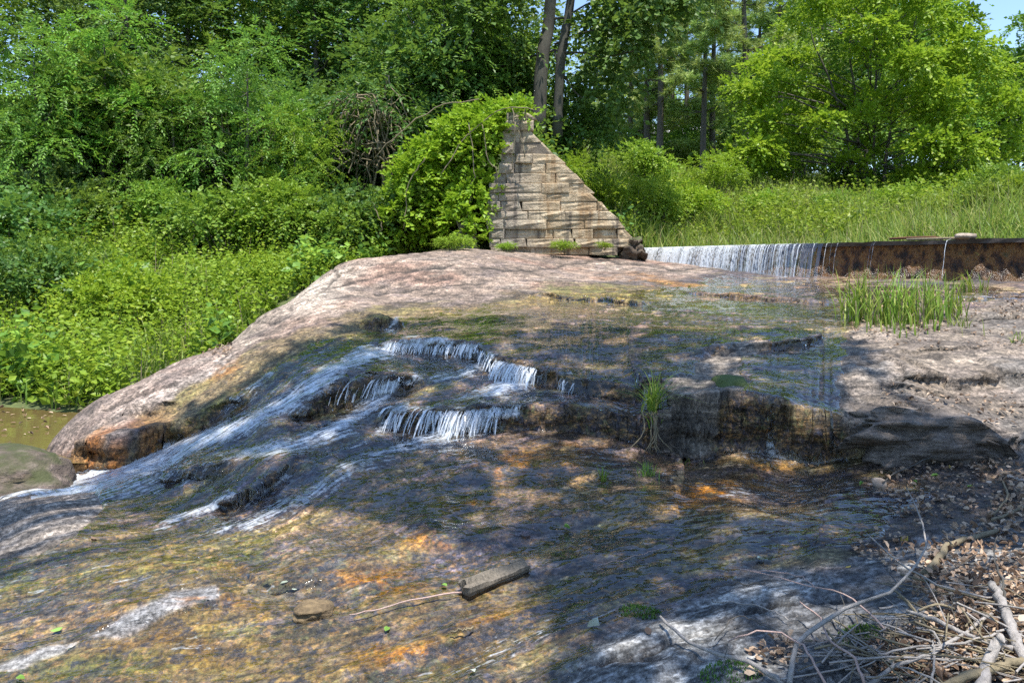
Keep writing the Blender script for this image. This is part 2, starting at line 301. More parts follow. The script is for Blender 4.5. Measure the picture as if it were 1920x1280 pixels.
def blades(mb, P, H, wd, lean=.5, seg=3, dirs=None):
    n = len(P); az = RNG.uniform(0, 2 * math.pi, n) if dirs is None else dirs; H = np.broadcast_to(np.asarray(H, float), (n,)) * RNG.uniform(.55, 1.15, n)
    ln = np.abs(RNG.normal(lean * .7, lean * .45, n)); D = np.c_[np.cos(az), np.sin(az), np.zeros(n)]; Cc = np.c_[-np.sin(az), np.cos(az), np.zeros(n)]
    tw = RNG.uniform(-.8, .8, n)[:, None]; Cc = norm(Cc + D * tw); rows = []
    for j in range(seg + 1):
        t = j / seg; c = P + D * (H * ln * t ** 2)[:, None]; c[:, 2] += H * (t - .32 * ln * t ** 3)
        ww = wd * (1 - t ** 1.6) if j < seg else 0.0; ww = ww * (.55 + .45 * (t > 0))
        rows += [c - Cc * ww] + ([c + Cc * ww] if j < seg else [])
    V = np.stack(rows, 1); m = V.shape[1]; i = np.arange(n)[:, None] * m; q = []
    for j in range(seg - 1): q.append(i + np.array([[2 * j, 2 * j + 1, 2 * j + 3, 2 * j + 2]]))
    t = i + np.array([[2 * seg - 2, 2 * seg - 1, 2 * seg]])
    mb.add(V.reshape(-1, 3), np.concatenate(q) if q else None, t, np.repeat(RNG.random(n), m))

# ------------------------------------------------------------------ materials
def mat(name):
    m = bpy.data.materials.new(name); m.use_nodes = True; t = m.node_tree; t.nodes.clear()
    o = t.nodes.new('ShaderNodeOutputMaterial'); return m, t, o
def N(t, typ, ins=None, **kw):
    n = t.nodes.new('ShaderNode' + typ)
    for k, v in kw.items(): setattr(n, k, v)
    for k, v in (ins or {}).items():
        if isinstance(v, bpy.types.NodeSocket): t.links.new(v, n.inputs[k])
        else: n.inputs[k].default_value = v
    return n
def col(c): return (*c, 1.)
def ramp(t, fac, stops):
    r = N(t, 'ValToRGB', {'Fac': fac}); e = r.color_ramp.elements
    while len(e) < len(stops): e.new(.5)
    for k, (p, c) in enumerate(stops): e[k].position = p; e[k].color = col(c) if hasattr(c, '__len__') else (c, c, c, 1)
    return r.outputs[0]
def mix(t, f, a, b, typ='MIX'):
    n = N(t, 'Mix', data_type='RGBA', blend_type=typ); 
    for k, v in ((0, f), (6, a), (7, b)):
        if isinstance(v, bpy.types.NodeSocket): t.links.new(v, n.inputs[k])
        else: n.inputs[k].default_value = col(v) if hasattr(v, '__len__') else v
    return n.outputs[2]
def attr(t, name, o='Fac'): return N(t, 'Attribute', attribute_name=name).outputs[o]
def noise(t, vec, sc, det=4, rough=.55, o=0, dist=0.):
    d = {'Scale': sc, 'Detail': det, 'Roughness': rough, 'Distortion': dist}
    if vec is not None: d['Vector'] = vec
    return N(t, 'TexNoise', d).outputs[o]
def pos(t): return N(t, 'NewGeometry').outputs['Position']
def math_(t, op, a, b=None):
    n = N(t, 'Math', operation=op)
    for k, v in enumerate((a, b)):
        if v is None: continue
        if isinstance(v, bpy.types.NodeSocket): t.links.new(v, n.inputs[k])
        else: n.inputs[k].default_value = v
    return n.outputs[0]
def leaf_mat(name, a, b, c=None, tr=.36, rough=.45):
    m, t, o = mat(name); v = attr(t, 'var'); rnd = N(t, 'ObjectInfo').outputs['Random']
    c1 = ramp(t, v, [(0, a), (.6, b), (1, c or b)])
    h = N(t, 'HueSaturation', {'Color': c1, 'Hue': math_(t, 'ADD', math_(t, 'MULTIPLY', rnd, .03), .485), 'Saturation': 1.0, 'Value': math_(t, 'ADD', math_(t, 'MULTIPLY', rnd, .35), .82)}).outputs[0]
    p = N(t, 'BsdfPrincipled', {'Base Color': h, 'Roughness': rough, 'Specular IOR Level': .3})
    tl = N(t, 'BsdfTranslucent', {'Color': mix(t, .35, h, (.30, .42, .04), 'MIX')})
    s = N(t, 'MixShader', {0: tr, 1: p.outputs[0], 2: tl.outputs[0]}); t.links.new(s.outputs[0], o.inputs[0]); return m
M = {}
M['leaf_mid'] = leaf_mat('leaf_mid', (0.056, 0.115, 0.022), (0.166, 0.295, 0.043), (0.348, 0.496, 0.071))
M['leaf_dark'] = leaf_mat('leaf_dark', (0.047, 0.109, 0.026), (0.100, 0.200, 0.039), (0.164, 0.274, 0.049))
M['leaf_blue'] = leaf_mat('leaf_blue', (0.046, 0.098, 0.032), (0.126, 0.238, 0.071), (0.255, 0.367, 0.105))
M['leaf_bright'] = leaf_mat('leaf_bright', (0.143, 0.248, 0.025), (0.252, 0.383, 0.034), (0.385, 0.468, 0.051), tr=.42)
M['leaf_lime'] = leaf_mat('leaf_lime', (0.158, 0.265, 0.020), (0.269, 0.398, 0.025), (0.410, 0.477, 0.040), tr=.45)
M['leaf_vine'] = leaf_mat('leaf_vine', (.15, .25, .016), (.26, .39, .022), (.38, .47, .04), tr=.42)
M['leaf_herb'] = leaf_mat('leaf_herb', (0.100, 0.212, 0.027), (0.199, 0.355, 0.041), (0.332, 0.454, 0.068), tr=.4)
M['leaf_pine'] = leaf_mat('leaf_pine', (0.186, 0.285, 0.082), (0.372, 0.466, 0.129), (0.558, 0.596, 0.185), tr=.3)
M['grass'] = leaf_mat('grass', (0.126, 0.221, 0.035), (0.239, 0.338, 0.059), (0.449, 0.416, 0.140), tr=.4)
M['reed'] = leaf_mat('reed', (0.130, 0.240, 0.032), (0.246, 0.372, 0.054), (0.441, 0.456, 0.119), tr=.42)
def bark(name, a, b, sc=6):
    m, t, o = mat(name); P = N(t, 'Mapping', {'Vector': pos(t), 'Scale': (1, 1, .18)}).outputs[0]
    n = noise(t, P, sc * 3, 6, .7); n2 = noise(t, pos(t), 1.3, 3)
    c = mix(t, math_(t, 'MULTIPLY', n2, .5), ramp(t, n, [(.3, a), (.7, b)]), (.16, .17, .13))
    bp = N(t, 'Bump', {'Height': n, 'Strength': .7, 'Distance': .04})
    p = N(t, 'BsdfPrincipled', {'Base Color': c, 'Roughness': .9, 'Normal': bp.outputs[0]}); t.links.new(p.outputs[0], o.inputs[0]); return m
M['bark'] = bark('bark', (.035, .026, .022), (.13, .10, .085)); M['darkbark'] = bark('darkbark', (.012, .009, .008), (.05, .038, .031)); M['pinebark'] = bark('pinebark', (.045, .032, .03), (.16, .11, .095))
M['stem'] = bark('stem', (.12, .09, .05), (.33, .25, .14)); M['greybranch'] = bark('greybranch', (.25, .22, .205), (.56, .50, .46), 12)
M['darktwig'] = bark('darktwig', (.035, .028, .026), (.10, .08, .075), 12); M['pinklit_twig'] = bark('pinklit_twig', (.46, .29, .25), (.72, .50, .43), 12)  # pink twigs: the sunlight on them is put into the bark colour
M['driftwood'] = bark('driftwood', (.07, .055, .042), (.30, .24, .18), 20)
def rock_mat():
    m, t, o = mat('bedrock'); c = attr(t, 'col', 'Color'); wet = attr(t, 'wet'); fl = attr(t, 'flow', 'Vector'); P = pos(t)
    n1 = noise(t, P, 34, 5, .72); n2 = noise(t, N(t, 'Mapping', {'Vector': fl, 'Scale': (14, 5, 20)}).outputs[0], 1.0, 5, .62)
    n3 = noise(t, P, 110, 3, .6)
    n5 = noise(t, N(t, 'Mapping', {'Vector': P, 'Scale': (1, 1, 2)}).outputs[0], 21, 4, .7); n6 = noise(t, P, 13, 5, .72, dist=.6)
    c = mix(t, math_(t, 'MULTIPLY', wet, ramp(t, n5, [(.50, 0.), (.60, .75)])), c, (.27, .155, .06)); c = mix(t, math_(t, 'MULTIPLY', wet, ramp(t, n6, [(.52, 0.), (.62, .8)])), c, (.045, .045, .062))
    c = mix(t, math_(t, 'MULTIPLY', wet, ramp(t, n6, [(.36, .7), (.45, 0.)])), c, (.115, .115, .045))
    c2 = mix(t, 1.0, c, ramp(t, n1, [(.36, .32), (.5, .95), (.63, 1.75)]), 'MULTIPLY'); c2 = mix(t, 1.0, c2, ramp(t, n2, [(.37, .5), (.5, 1.), (.63, 1.5)]), 'MULTIPLY')
    c2 = mix(t, math_(t, 'MULTIPLY', ramp(t, n3, [(.58, 0.), (.70, 1.)]), .35), c2, (.42, .36, .28))
    hgt = math_(t, 'ADD', math_(t, 'MULTIPLY', n1, .6), math_(t, 'MULTIPLY', n2, .9))
    bp = N(t, 'Bump', {'Height': hgt, 'Strength': .9, 'Distance': math_(t, 'SUBTRACT', .034, math_(t, 'MULTIPLY', wet, .012))})
    ro = math_(t, 'SUBTRACT', .85, math_(t, 'MULTIPLY', wet, .35))
    p = N(t, 'BsdfPrincipled', {'Base Color': c2, 'Roughness': ro, 'Specular IOR Level': math_(t, 'SUBTRACT', .5, math_(t, 'MULTIPLY', wet, .2)), 'Normal': bp.outputs[0]}); t.links.new(p.outputs[0], o.inputs[0]); return m
M['rock'] = rock_mat()
def water_mat(name, tint, foamcol=(.78, .82, .86), gain=1.75, sx=12., sy=5., bump=1.):
    m, t, o = mat(name); fl = attr(t, 'flow', 'Vector'); foam = attr(t, 'foam'); P = pos(t)
    a = noise(t, N(t, 'Mapping', {'Vector': fl, 'Scale': (sx * 1.3, sy * .8, 3)}).outputs[0], 1., 1.5, .45, dist=.6)
    b = noise(t, N(t, 'Mapping', {'Vector': fl, 'Scale': (sx * .35, sy * .55, 1)}).outputs[0], 1., 1.5, .45, dist=.8)
    c = noise(t, P, 24, 2, .5, dist=.9)
    a2 = noise(t, N(t, 'Mapping', {'Vector': fl, 'Scale': (26, 5, 3)}).outputs[0], 1., 4, .6, dist=.5)
    d_ = noise(t, N(t, 'Mapping', {'Vector': P, 'Scale': (1, 1.6, 1)}).outputs[0], 7., 1, .4, dist=1.4)
    h = math_(t, 'ADD', math_(t, 'MULTIPLY', a, .45), math_(t, 'ADD', b, d_))
    bp = N(t, 'Bump', {'Height': h, 'Strength': bump, 'Distance': .011})
    fr = N(t, 'Fresnel', {'IOR': 1.33, 'Normal': bp.outputs[0]}).outputs[0]
    fr = math_(t, 'MINIMUM', math_(t, 'MULTIPLY', fr, gain), .95)
    tp = N(t, 'BsdfTransparent', {'Color': col(tint)}); gl = N(t, 'BsdfAnisotropic', {'Color': (1, 1, 1, 1), 'Roughness': .03, 'Normal': bp.outputs[0]})
    wv = N(t, 'MixShader', {0: fr, 1: tp.outputs[0], 2: gl.outputs[0]})
    st = math_(t, 'ADD', math_(t, 'MULTIPLY', a2, .65), math_(t, 'MULTIPLY', c, .35))
    thr = math_(t, 'SUBTRACT', .74, math_(t, 'MULTIPLY', foam, .42))
    fm = math_(t, 'MULTIPLY', math_(t, 'SUBTRACT', st, thr), 4.0); fm = N(t, 'Clamp', {0: fm}).outputs[0]
    fm = math_(t, 'MULTIPLY', fm, N(t, 'Clamp', {0: math_(t, 'MULTIPLY', foam, 3.)}).outputs[0])
    df = N(t, 'BsdfPrincipled', {'Base Color': col(foamcol), 'Roughness': .35, 'Normal': bp.outputs[0]})
    s = N(t, 'MixShader', {0: math_(t, 'MULTIPLY', fm, .8), 1: wv.outputs[0], 2: df.outputs[0]}); t.links.new(s.outputs[0], o.inputs[0]); return m
M['water'] = water_mat('water', (.86, .88, .86))
def simple(name, stops, sc=5, rough=.9, bump=.5, dist=.03, stretch=(1, 1, 1), spec=.4, fine=None):
    m, t, o = mat(name); P = N(t, 'Mapping', {'Vector': pos(t), 'Scale': stretch}).outputs[0]
    n = noise(t, P, sc, 7, .62); v = attr(t, 'var'); c = ramp(t, n, stops)
    c = mix(t, 1.0, c, ramp(t, v, [(0, .8), (1, 1.2)]), 'MULTIPLY')
    n2 = noise(t, pos(t), sc * 6, 4, .65); c = mix(t, 1.0, c, ramp(t, n2, [(.3, .7), (.7, 1.25)]), 'MULTIPLY')
    bp = N(t, 'Bump', {'Height': math_(t, 'ADD', n, math_(t, 'MULTIPLY', n2, .5)), 'Strength': bump, 'Distance': dist})
    p = N(t, 'BsdfPrincipled', {'Base Color': c, 'Roughness': rough, 'Specular IOR Level': spec, 'Normal': bp.outputs[0]}); t.links.new(p.outputs[0], o.inputs[0]); return m
M['soil'] = simple('soil', [(.3, (.045, .05, .02)), (.5, (.07, .09, .03)), (.7, (.10, .12, .04))], 1.5)
M['deadleaf'] = None
def dead_leaf(name, stops):
    m, t, o = mat(name); v = attr(t, 'var'); c = ramp(t, v, stops)
    p = N(t, 'BsdfPrincipled', {'Base Color': c, 'Roughness': .7}); tl = N(t, 'BsdfTranslucent', {'Color': c})
    s = N(t, 'MixShader', {0: .2, 1: p.outputs[0], 2: tl.outputs[0]}); t.links.new(s.outputs[0], o.inputs[0]); return m
M['deadleaf'] = dead_leaf('deadleaf', [(0, (.09, .06, .045)), (.35, (.26, .165, .10)), (.7, (.46, .32, .21)), (1, (.62, .48, .35))])
M['greenleaf'] = dead_leaf('greenleaf', [(0, (.12, .25, .03)), (1, (.25, .42, .08))]); M['yellowleaf'] = dead_leaf('yellowleaf', [(0, (.5, .36, .06)), (1, (.62, .5, .1))])
M['paleleaf'] = dead_leaf('paleleaf', [(0, (.35, .42, .33)), (1, (.5, .55, .45))])

# ------------------------------------------------------------------ bedrock colours and wet zones (photo pixels carried onto the rock)
NZ = fbm(PSI * 3, SS * 1.3, 4, 41); NZ2 = fbm(XX * 3, YY * 3, 5, 42)
px = PX + NZ2 * 60; py = PY + NZ2 * 26 + NZ * 20
def pm(poly, soft=14): return 1 - sst(-soft, soft, psd(px, py, poly))
def bl(cx, cy, rx, ry, ang=0., e=1.): 
    c, s = math.cos(R(ang)), math.sin(R(ang)); a = (px - cx) * c + (py - cy) * s; b = -(px - cx) * s + (py - cy) * c
    return e * np.exp(-1.3 * ((a / rx) ** 2 + (b / ry) ** 2))
def umax(*a): 
    r = a[0]
    for b in a[1:]: r = np.maximum(r, b)
    return r
dome = pm([(560,520),(640,478),(840,450),(1000,455),(1210,470),(1345,508),(1260,517),(1060,527),(960,546),(860,560),(700,567),(600,590),(500,624),(430,662),(330,712),(330,680),(430,630)], 9)
lobe = pm([(100,880),(90,760),(280,680),(430,640),(400,668),(330,716),(265,764),(190,806),(140,860)], 10)
rim = pm([(300,850),(150,880),(260,790),(420,680),(560,620),(690,578),(860,572),(1000,552),(1240,530),(1240,560),(1000,580),(780,596),(680,612),(560,660),(420,750)], 14)
rgrey = pm([(1240,1155),(1400,1085),(1600,1065),(1700,1020),(1780,985),(1980,940),(2300,940),(2300,1400),(1000,1400),(1060,1250),(1150,1195)], 16)
rtan = pm([(1590,640),(1620,600),(1700,610),(1850,570),(2300,545),(2300,900),(1900,860),(1640,842),(1590,800),(1570,740)], 10)
slab = pm([(1238,800),(1270,700),(1380,642),(1450,636),(1395,676),(1405,712),(1345,740),(1335,850),(1240,850)], 8)
lpatch = umax(pm([(160,1190),(230,1150),(330,1112),(420,1105),(425,1130),(330,1160),(220,1200)], 7), pm([(-40,1255),(0,1235),(60,1210),(140,1200),(120,1222),(20,1255)], 7))
lbould = pm([(-200,1060),(-200,945),(60,930),(180,925),(200,960),(150,1010),(60,1045)], 12)
damp = pm([(1720,860),(1990,860),(1990,970),(1760,990),(1640,1040),(1600,1000),(1740,930)], 20)
wet = pm([(1345,520),(1560,528),(1990,540),(1620,590),(1588,640),(1592,700),(1570,760),(1600,850),(1720,860),(1745,930),(1610,1020),(1400,1075),(1240,1152),(1100,1215),(980,1400),(-300,1400),(-300,940),(150,892),(280,835),(420,745),(560,655),(690,604),(860,582),(1000,558),(1200,542)], 12)
wet = wet * (1 - slab) * (1 - .97 * lpatch) * (1 - lbould * .95) * (1 - .9 * rtan)
tanw = umax(bl(260,1100,120,26,-18), bl(880,640,0.1,.1))
orange = umax(bl(200,850,70,26,-25,1.2), bl(420,690,34,18,-25,1.), bl(700,1088,110,32,0), bl(1340,920,110,30,-12,.9), bl(660,1165,150,22,0,.8), bl(480,1062,80,14,0,.5), bl(770,1228,110,26,0), bl(880,945,80,14,0,.9),
              bl(980,872,190,40,-8,.55), bl(400,1132,60,14,0,1), bl(120,1150,24,10,0,1), bl(1450,875,60,14,0,.5), bl(820,1010,90,22,0,.6), bl(900,1160,90,22,-10,.5), bl(1230,525,120,10,5,.6), bl(270,905,60,8,0,.4),bl(260,1215,160,30,-10,.35),bl(350,1235,120,26,-6,.55),bl(170,1160,70,16,-15,.5))
moss = umax(bl(640,1165,90,12), bl(430,1050,110,18,-4,.9), bl(260,908,170,13,-3,.9), bl(560,660,110,18,-25,.5), bl(400,758,190,12,-28,.9), bl(200,1250,260,30,-4,.7), bl(1110,546,140,14,2,.8), bl(330,1060,160,25,-8,.6), bl(60,1080,160,30,-6,.6),
             bl(620,770,60,16,-30,.6), bl(520,880,120,10,-10,.5), bl(1185,1150,40,18,0,.0), bl(480,1020,130,16,-8,.5), bl(820,1260,100,20,0,.5),bl(520,1180,140,26,-6,.5),bl(1300,660,60,6,-15,.4))
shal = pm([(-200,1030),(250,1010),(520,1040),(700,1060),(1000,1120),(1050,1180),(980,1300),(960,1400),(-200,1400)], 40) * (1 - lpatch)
tone = fbm(PSI * 2.2, SS * .9, 4, 51); t2 = fbm(XX * 5, YY * 5, 4, 52); t3 = fbm(PSI * 6, SS * 2, 4, 53)
hf = fbm(XX * 10, YY * 13, 3, 73)
C = np.empty(UU.shape + (3,)); C[:] = (.105, .082, .072)
def mixc(m, c): 
    m = np.clip(m, 0, 1)[..., None]; C[:] = C * (1 - m) + np.array(c) * m
mixc(sst(-.02, .2, tone), (.17, .115, .085)); mixc(sst(-.02, .16, -tone) * .95, (.030, .032, .040)); mixc(sst(.05, .22, t3) * .55, (.15, .125, .05))
mixc(sst(.04, .2, -t3) * .5, (.12, .10, .12))
mixc(shal * sst(-.05, .03, t3 + hf * .4) * .8, (.125, .09, .038)); mixc(shal * sst(.02, .09, tone + hf * .3) * .8, (.17, .12, .055)); mixc(shal * sst(.03, .2, t2) * .6, (.17, .145, .11)); mixc(shal * sst(.06, .2, -t2) * .7, (.05, .05, .03))
mixc(pm([(900,830),(1500,860),(1620,900),(1400,960),(1000,960),(700,900)], 40) * sst(-.06, .12, t3) * .6, (.19, .125, .075))
mixc(rim * .85, (.21, .155, .07)); mixc(rim * sst(0, .2, t3) * .7, (.15, .13, .04))
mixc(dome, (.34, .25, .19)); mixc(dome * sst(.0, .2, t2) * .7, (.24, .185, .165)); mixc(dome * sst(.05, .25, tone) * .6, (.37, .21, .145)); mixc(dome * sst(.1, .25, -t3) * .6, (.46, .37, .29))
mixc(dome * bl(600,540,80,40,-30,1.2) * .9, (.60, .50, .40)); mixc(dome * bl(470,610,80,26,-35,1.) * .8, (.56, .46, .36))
mixc(lobe, (.28, .205, .165)); mixc(lobe * sst(0, .2, t3) * .6, (.40, .31, .25)); mixc(lobe * sst(.02, .2, t2) * .6, (.19, .15, .13)); mixc(pm([(150,800),(330,700),(430,655),(440,672),(330,740),(190,815)], 8) * .6, (.46, .38, .32))
mixc(rgrey, (.20, .205, .205)); mixc(rgrey * np.clip(np.abs(t3) < .025, 0, 1) * .8, (.05, .05, .05)); mixc(rgrey * sst(.0, .12, t3) * .8, (.33, .32, .30)); mixc(rgrey * sst(.03, .14, -t3) * .7, (.10, .10, .105)); mixc(rgrey * sst(.0, .2, -tone) * .6, (.17, .17, .18))
mixc(rtan, (.26, .205, .155)); mixc(rtan * sst(-.05, .15, fbm(XX * 1.3, YY * 1.3, 3, 58)) * .6, (.19, .18, .17)); mixc(rtan * sst(0, .2, t2) * .7, (.25, .20, .165)); mixc(rtan * sst(.02, .2, -t3) * .6, (.41, .33, .25)); mixc(rtan * sst(.06, .2, tone) * .6, (.16, .125, .10))
mixc(slab, (.24, .20, .16)); mixc(slab * sst(0, .15, t3) * .6, (.20, .165, .13))
mixc(lpatch, (.25, .245, .245)); mixc(lbould, (.29, .245, .205)); mixc(lbould * sst(.02, .2, t3) * .6, (.16, .13, .11)); mixc(damp * .8, (.08, .065, .055))
on = sst(-.03, .05, t3 + .02 + hf * .5); mixc(orange * on * .95, (.30, .125, .028)); mixc(orange * sst(.05, .2, tone) * .5, (.30, .175, .06))
mixc(moss * sst(-.05, .05, t2 + .04 + hf * .5) * .85, (.085, .10, .02)); mixc(moss * sst(.04, .2, t3) * .6, (.105, .10, .03))
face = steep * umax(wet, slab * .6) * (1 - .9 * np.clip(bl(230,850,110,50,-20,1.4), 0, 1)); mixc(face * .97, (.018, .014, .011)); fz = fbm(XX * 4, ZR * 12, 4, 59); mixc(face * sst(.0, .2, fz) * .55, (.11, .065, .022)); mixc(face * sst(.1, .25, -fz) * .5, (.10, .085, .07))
mixc(bl(225,842,95,44,-22,1.3) * sst(-.1, .12, t2), (.36, .13, .022)); mixc(steep * bl(270,850,70,40,-20,1.2) * .8, (.06, .04, .02)); mixc(CRK * .85, (.03, .025, .02)); mixc(np.exp(-((_fr - .03) / .03) ** 2) * np.clip(_tm + .4 * dome, 0, 1) * .6, (.07, .055, .045)); mixc((np.abs(fbm(PSI * 4 + 3, SS * 1.1, 4, 83)) < .012) * np.clip(dome + rtan + lobe + rgrey, 0, 1) * .55, (.07, .055, .045))  # cracks dark; terrace steps painted dark at the edge, adding to their shadow
C *= (1 + .95 * np.clip(wet, 0, 1) * (1 - steep * .8))[..., None]; lum_ = C.mean(-1, keepdims=True); C[:] = np.clip(lum_ + (C - lum_) * (1 + .3 * wet[..., None]), .008, 1)  # wet zone lifted in colour to offset the shade lying on it
dry = np.clip(dome + rtan + lobe, 0, 1); C *= (1 - .24 * dry + dry * np.clip(fbm(XX * 7, YY * 7, 4, 81) * .6 + fbm(XX * 1.7, YY * 1.7, 3, 82) * .7, -.4, .35))[..., None]
fine = np.clip(.5 + fbm(XX * 24, YY * 24, 3, 71) * 1.6 + t3 * .9, .1, 1.3)[..., None] ** .8; _d3 = np.clip(dome + rtan + lobe, 0, 1)[..., None]; C *= (.30 + .92 * fine) * (1 - _d3) + (.62 + .46 * fine) * _d3; C *= (1 - .42 * shal)[..., None]  # shallows darkened in colour in place of shade, against the open sun
wetr = np.clip(wet + rim * .4 + damp * .4, 0, 1)
FLOW = np.stack([PSI, SS, ZR], -1)
def grid_faces(keep):                             # keep: mask of vertices
    f = keep[:-1, :-1] & keep[1:, :-1] & keep[:-1, 1:] & keep[1:, 1:]; j, i = np.nonzero(f)
    a = j * NU + i; return np.stack([a, a + 1, a + NU + 1, a + NU], -1)
def sub(mb_v, q, arrs):
    used = np.zeros(len(mb_v), bool); used[q.ravel()] = True; mp = np.cumsum(used) - 1
    return mb_v[used], mp[q], [a[used] for a in arrs]
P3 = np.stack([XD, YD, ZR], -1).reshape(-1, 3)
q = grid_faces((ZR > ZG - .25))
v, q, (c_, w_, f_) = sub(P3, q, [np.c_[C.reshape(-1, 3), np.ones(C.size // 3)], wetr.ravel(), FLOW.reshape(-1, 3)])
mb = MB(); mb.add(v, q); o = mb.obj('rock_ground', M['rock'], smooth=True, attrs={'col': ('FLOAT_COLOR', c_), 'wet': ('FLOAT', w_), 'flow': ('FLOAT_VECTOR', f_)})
kind(o, 'structure', 'sloping bedrock outcrop of pink, tan and dark wet stone with stepped ledges')
# ground sheet
n = 230; ga = np.linspace(-5.2, 5.2, n); gx, gy = np.meshgrid(6 * np.sinh(ga), 12 + 6 * np.sinh(ga)); gzv = ground(gx, gy) + fbm(gx * .6, gy * .6, 4, 77) * .25 * np.clip((gy - 8) / 6, 0, 1)
inside = (gy > 1.7) & (gy < 18.5) & (np.abs(gx / np.maximum(gy, .1)) < .8); rr_ = np.where(inside, rock_base(np.c_[np.clip(gx / np.maximum(gy, 1.7), -.84, .84).ravel(), np.log(np.clip(gy, 1.7, 19)).ravel()]).reshape(gx.shape), 9)
i = np.arange(n - 1); jj, ii = np.meshgrid(i, i, indexing='ij'); a = (jj * n + ii).ravel()
mb = MB(); mb.add(np.stack([gx, gy, gzv], -1).reshape(-1, 3), np.stack([a, a + 1, a + n + 1, a + n], -1), var=.5)
kind(mb.obj('ground', M['soil'], smooth=True), 'structure', 'brown and green earth banks beside the stream')

# ------------------------------------------------------------------ flowing water
def seg_foam(lines):
    out = np.zeros(UU.shape)
    for L in lines:
        for (x0, y0, w0, e0), (x1, y1, w1, e1) in zip(L[:-1], L[1:]):
            ex, ey = x1 - x0, y1 - y0; k = np.clip(((PX - x0) * ex + (PY - y0) * ey) / (ex * ex + ey * ey), 0, 1)
            dx = PX - x0 - k * ex; dx = dx + NZ2 * 30; dy = PY - y0 - k * ey + NZ * 22; ww = (w0 + (w1 - w0) * k) * 1.55
            out = np.maximum(out, (e0 + (e1 - e0) * k) * np.exp(-1.2 * ((dx * .8) ** 2 + (dy * 1.2) ** 2) / ww ** 2))
    return out
FO = seg_foam([
 [(900,652,10,.9),(830,648,12,1),(760,648,14,1),(690,668,16,1),(620,704,20,.95),(540,762,22,.9),(450,806,22,.95),(360,840,22,1),(280,872,30,1.1),(180,902,36,1.15),(80,928,32,1.1),(-60,960,28,.9)],
 [(1030,700,12,.8),(985,715,18,1),(930,735,20,.95),(860,752,18,.6),(800,775,14,.5)],
 [(930,672,12,.9),(880,700,16,.8),(820,705,16,.7)],
 [(780,705,12,.8),(730,722,16,.95),(690,765,18,.9),(640,806,20,.95),(560,835,18,.9),(480,850,14,.7),(390,866,14,.6)],
 [(960,765,14,.9),(900,790,20,1),(830,822,20,.95),(760,845,18,.75),(660,878,18,.75),(560,935,18,.75),(470,985,18,.8),(380,1008,14,.6),(330,1000,8,.3)],
 [(760,765,12,.8),(740,790,14,.8),(700,820,12,.6),(640,850,10,.5)],
 [(530,895,9,.85),(490,925,10,.85),(460,955,8,.6)], [(430,925,12,.85),(390,955,14,.9),(330,972,12,.8),(270,1000,8,.4)],
 [(500,708,12,.8),(460,745,12,.7),(420,775,10,.6)], [(620,660,12,.5),(560,700,14,.6),(500,760,14,.5)],
 [(745,600,8,.8),(728,628,8,.7)], [(1070,705,8,.6),(1060,735,8,.5)], [(1445,745,7,.5),(1450,850,8,.6)], [(1556,775,6,.4),(1556,850,7,.5)], [(1420,856,30,.5),(1560,858,24,.4)],
 [(1210,492,5,1),(1300,500,6,1),(1420,514,6,.9),(1525,526,5,.7)], [(1230,575,30,.25),(1000,600,40,.25),(1400,590,30,.2)], [(230,900,60,.75),(320,880,60,.6)],[(560,1000,40,.25),(660,930,50,.25)],[(430,840,60,.4),(300,860,60,.4)]])
rip = fbm(PSI * 7, SS * 4, 2, 61) * .022 + fbm(PSI * 17, SS * 9, 2, 64) * .012 + fbm(PSI * 3, SS * 1.6, 2, 62) * .018
FO = np.maximum(FO, wet * np.clip(.20 + .9 * fbm(PSI * 2.5, SS * 1.2, 3, 66), .05, .42))  # faint foam over all wet rock: riffle streaks, and glints painted white
thick = .022 * sst(.15, .8, wet) - .014 + np.maximum(rip, -.008) * wet + np.minimum(np.maximum(FO - .3, 0), .6) * .03 * wet
FO = np.minimum(FO, .92)
def blur(A, r, c):
    for ax, k in ((0, r), (1, c)):
        P_ = np.pad(A, [(k, k) if a == ax else (0, 0) for a in (0, 1)], 'edge'); cs = np.cumsum(np.insert(P_, 0, 0, axis=ax), axis=ax); n_ = 2 * k + 1
        A = (np.take(cs, range(n_, cs.shape[ax]), ax) - np.take(cs, range(0, cs.shape[ax] - n_), ax)) / n_
    return A
near = np.clip(blur(np.clip(steep * 3, 0, 1), 5, 5) * 6, 0, 1); smooth_ = blur(blur(ZR, 3, 4), 3, 4)
ZW = smooth_ * (1 - near) + ZR * near + thick
P3w = np.stack([XD, YD - steep * .012, ZW], -1).reshape(-1, 3)
q = grid_faces((wet > .12) & ((steep < .55) | (FO > .25)) & (PX > -420) & (PX < 2300) & (YY > 2.2) & (YY < 20))
v, q, (fo_, f_) = sub(P3w, q, [FO.ravel(), FLOW.reshape(-1, 3)])
mb = MB(); mb.add(v, q); kind(mb.obj('stream_water', M['water'], smooth=True, attrs={'foam': ('FLOAT', fo_), 'flow': ('FLOAT_VECTOR', f_)}), 'structure', 'thin clear water running down the rock with white foaming streaks')
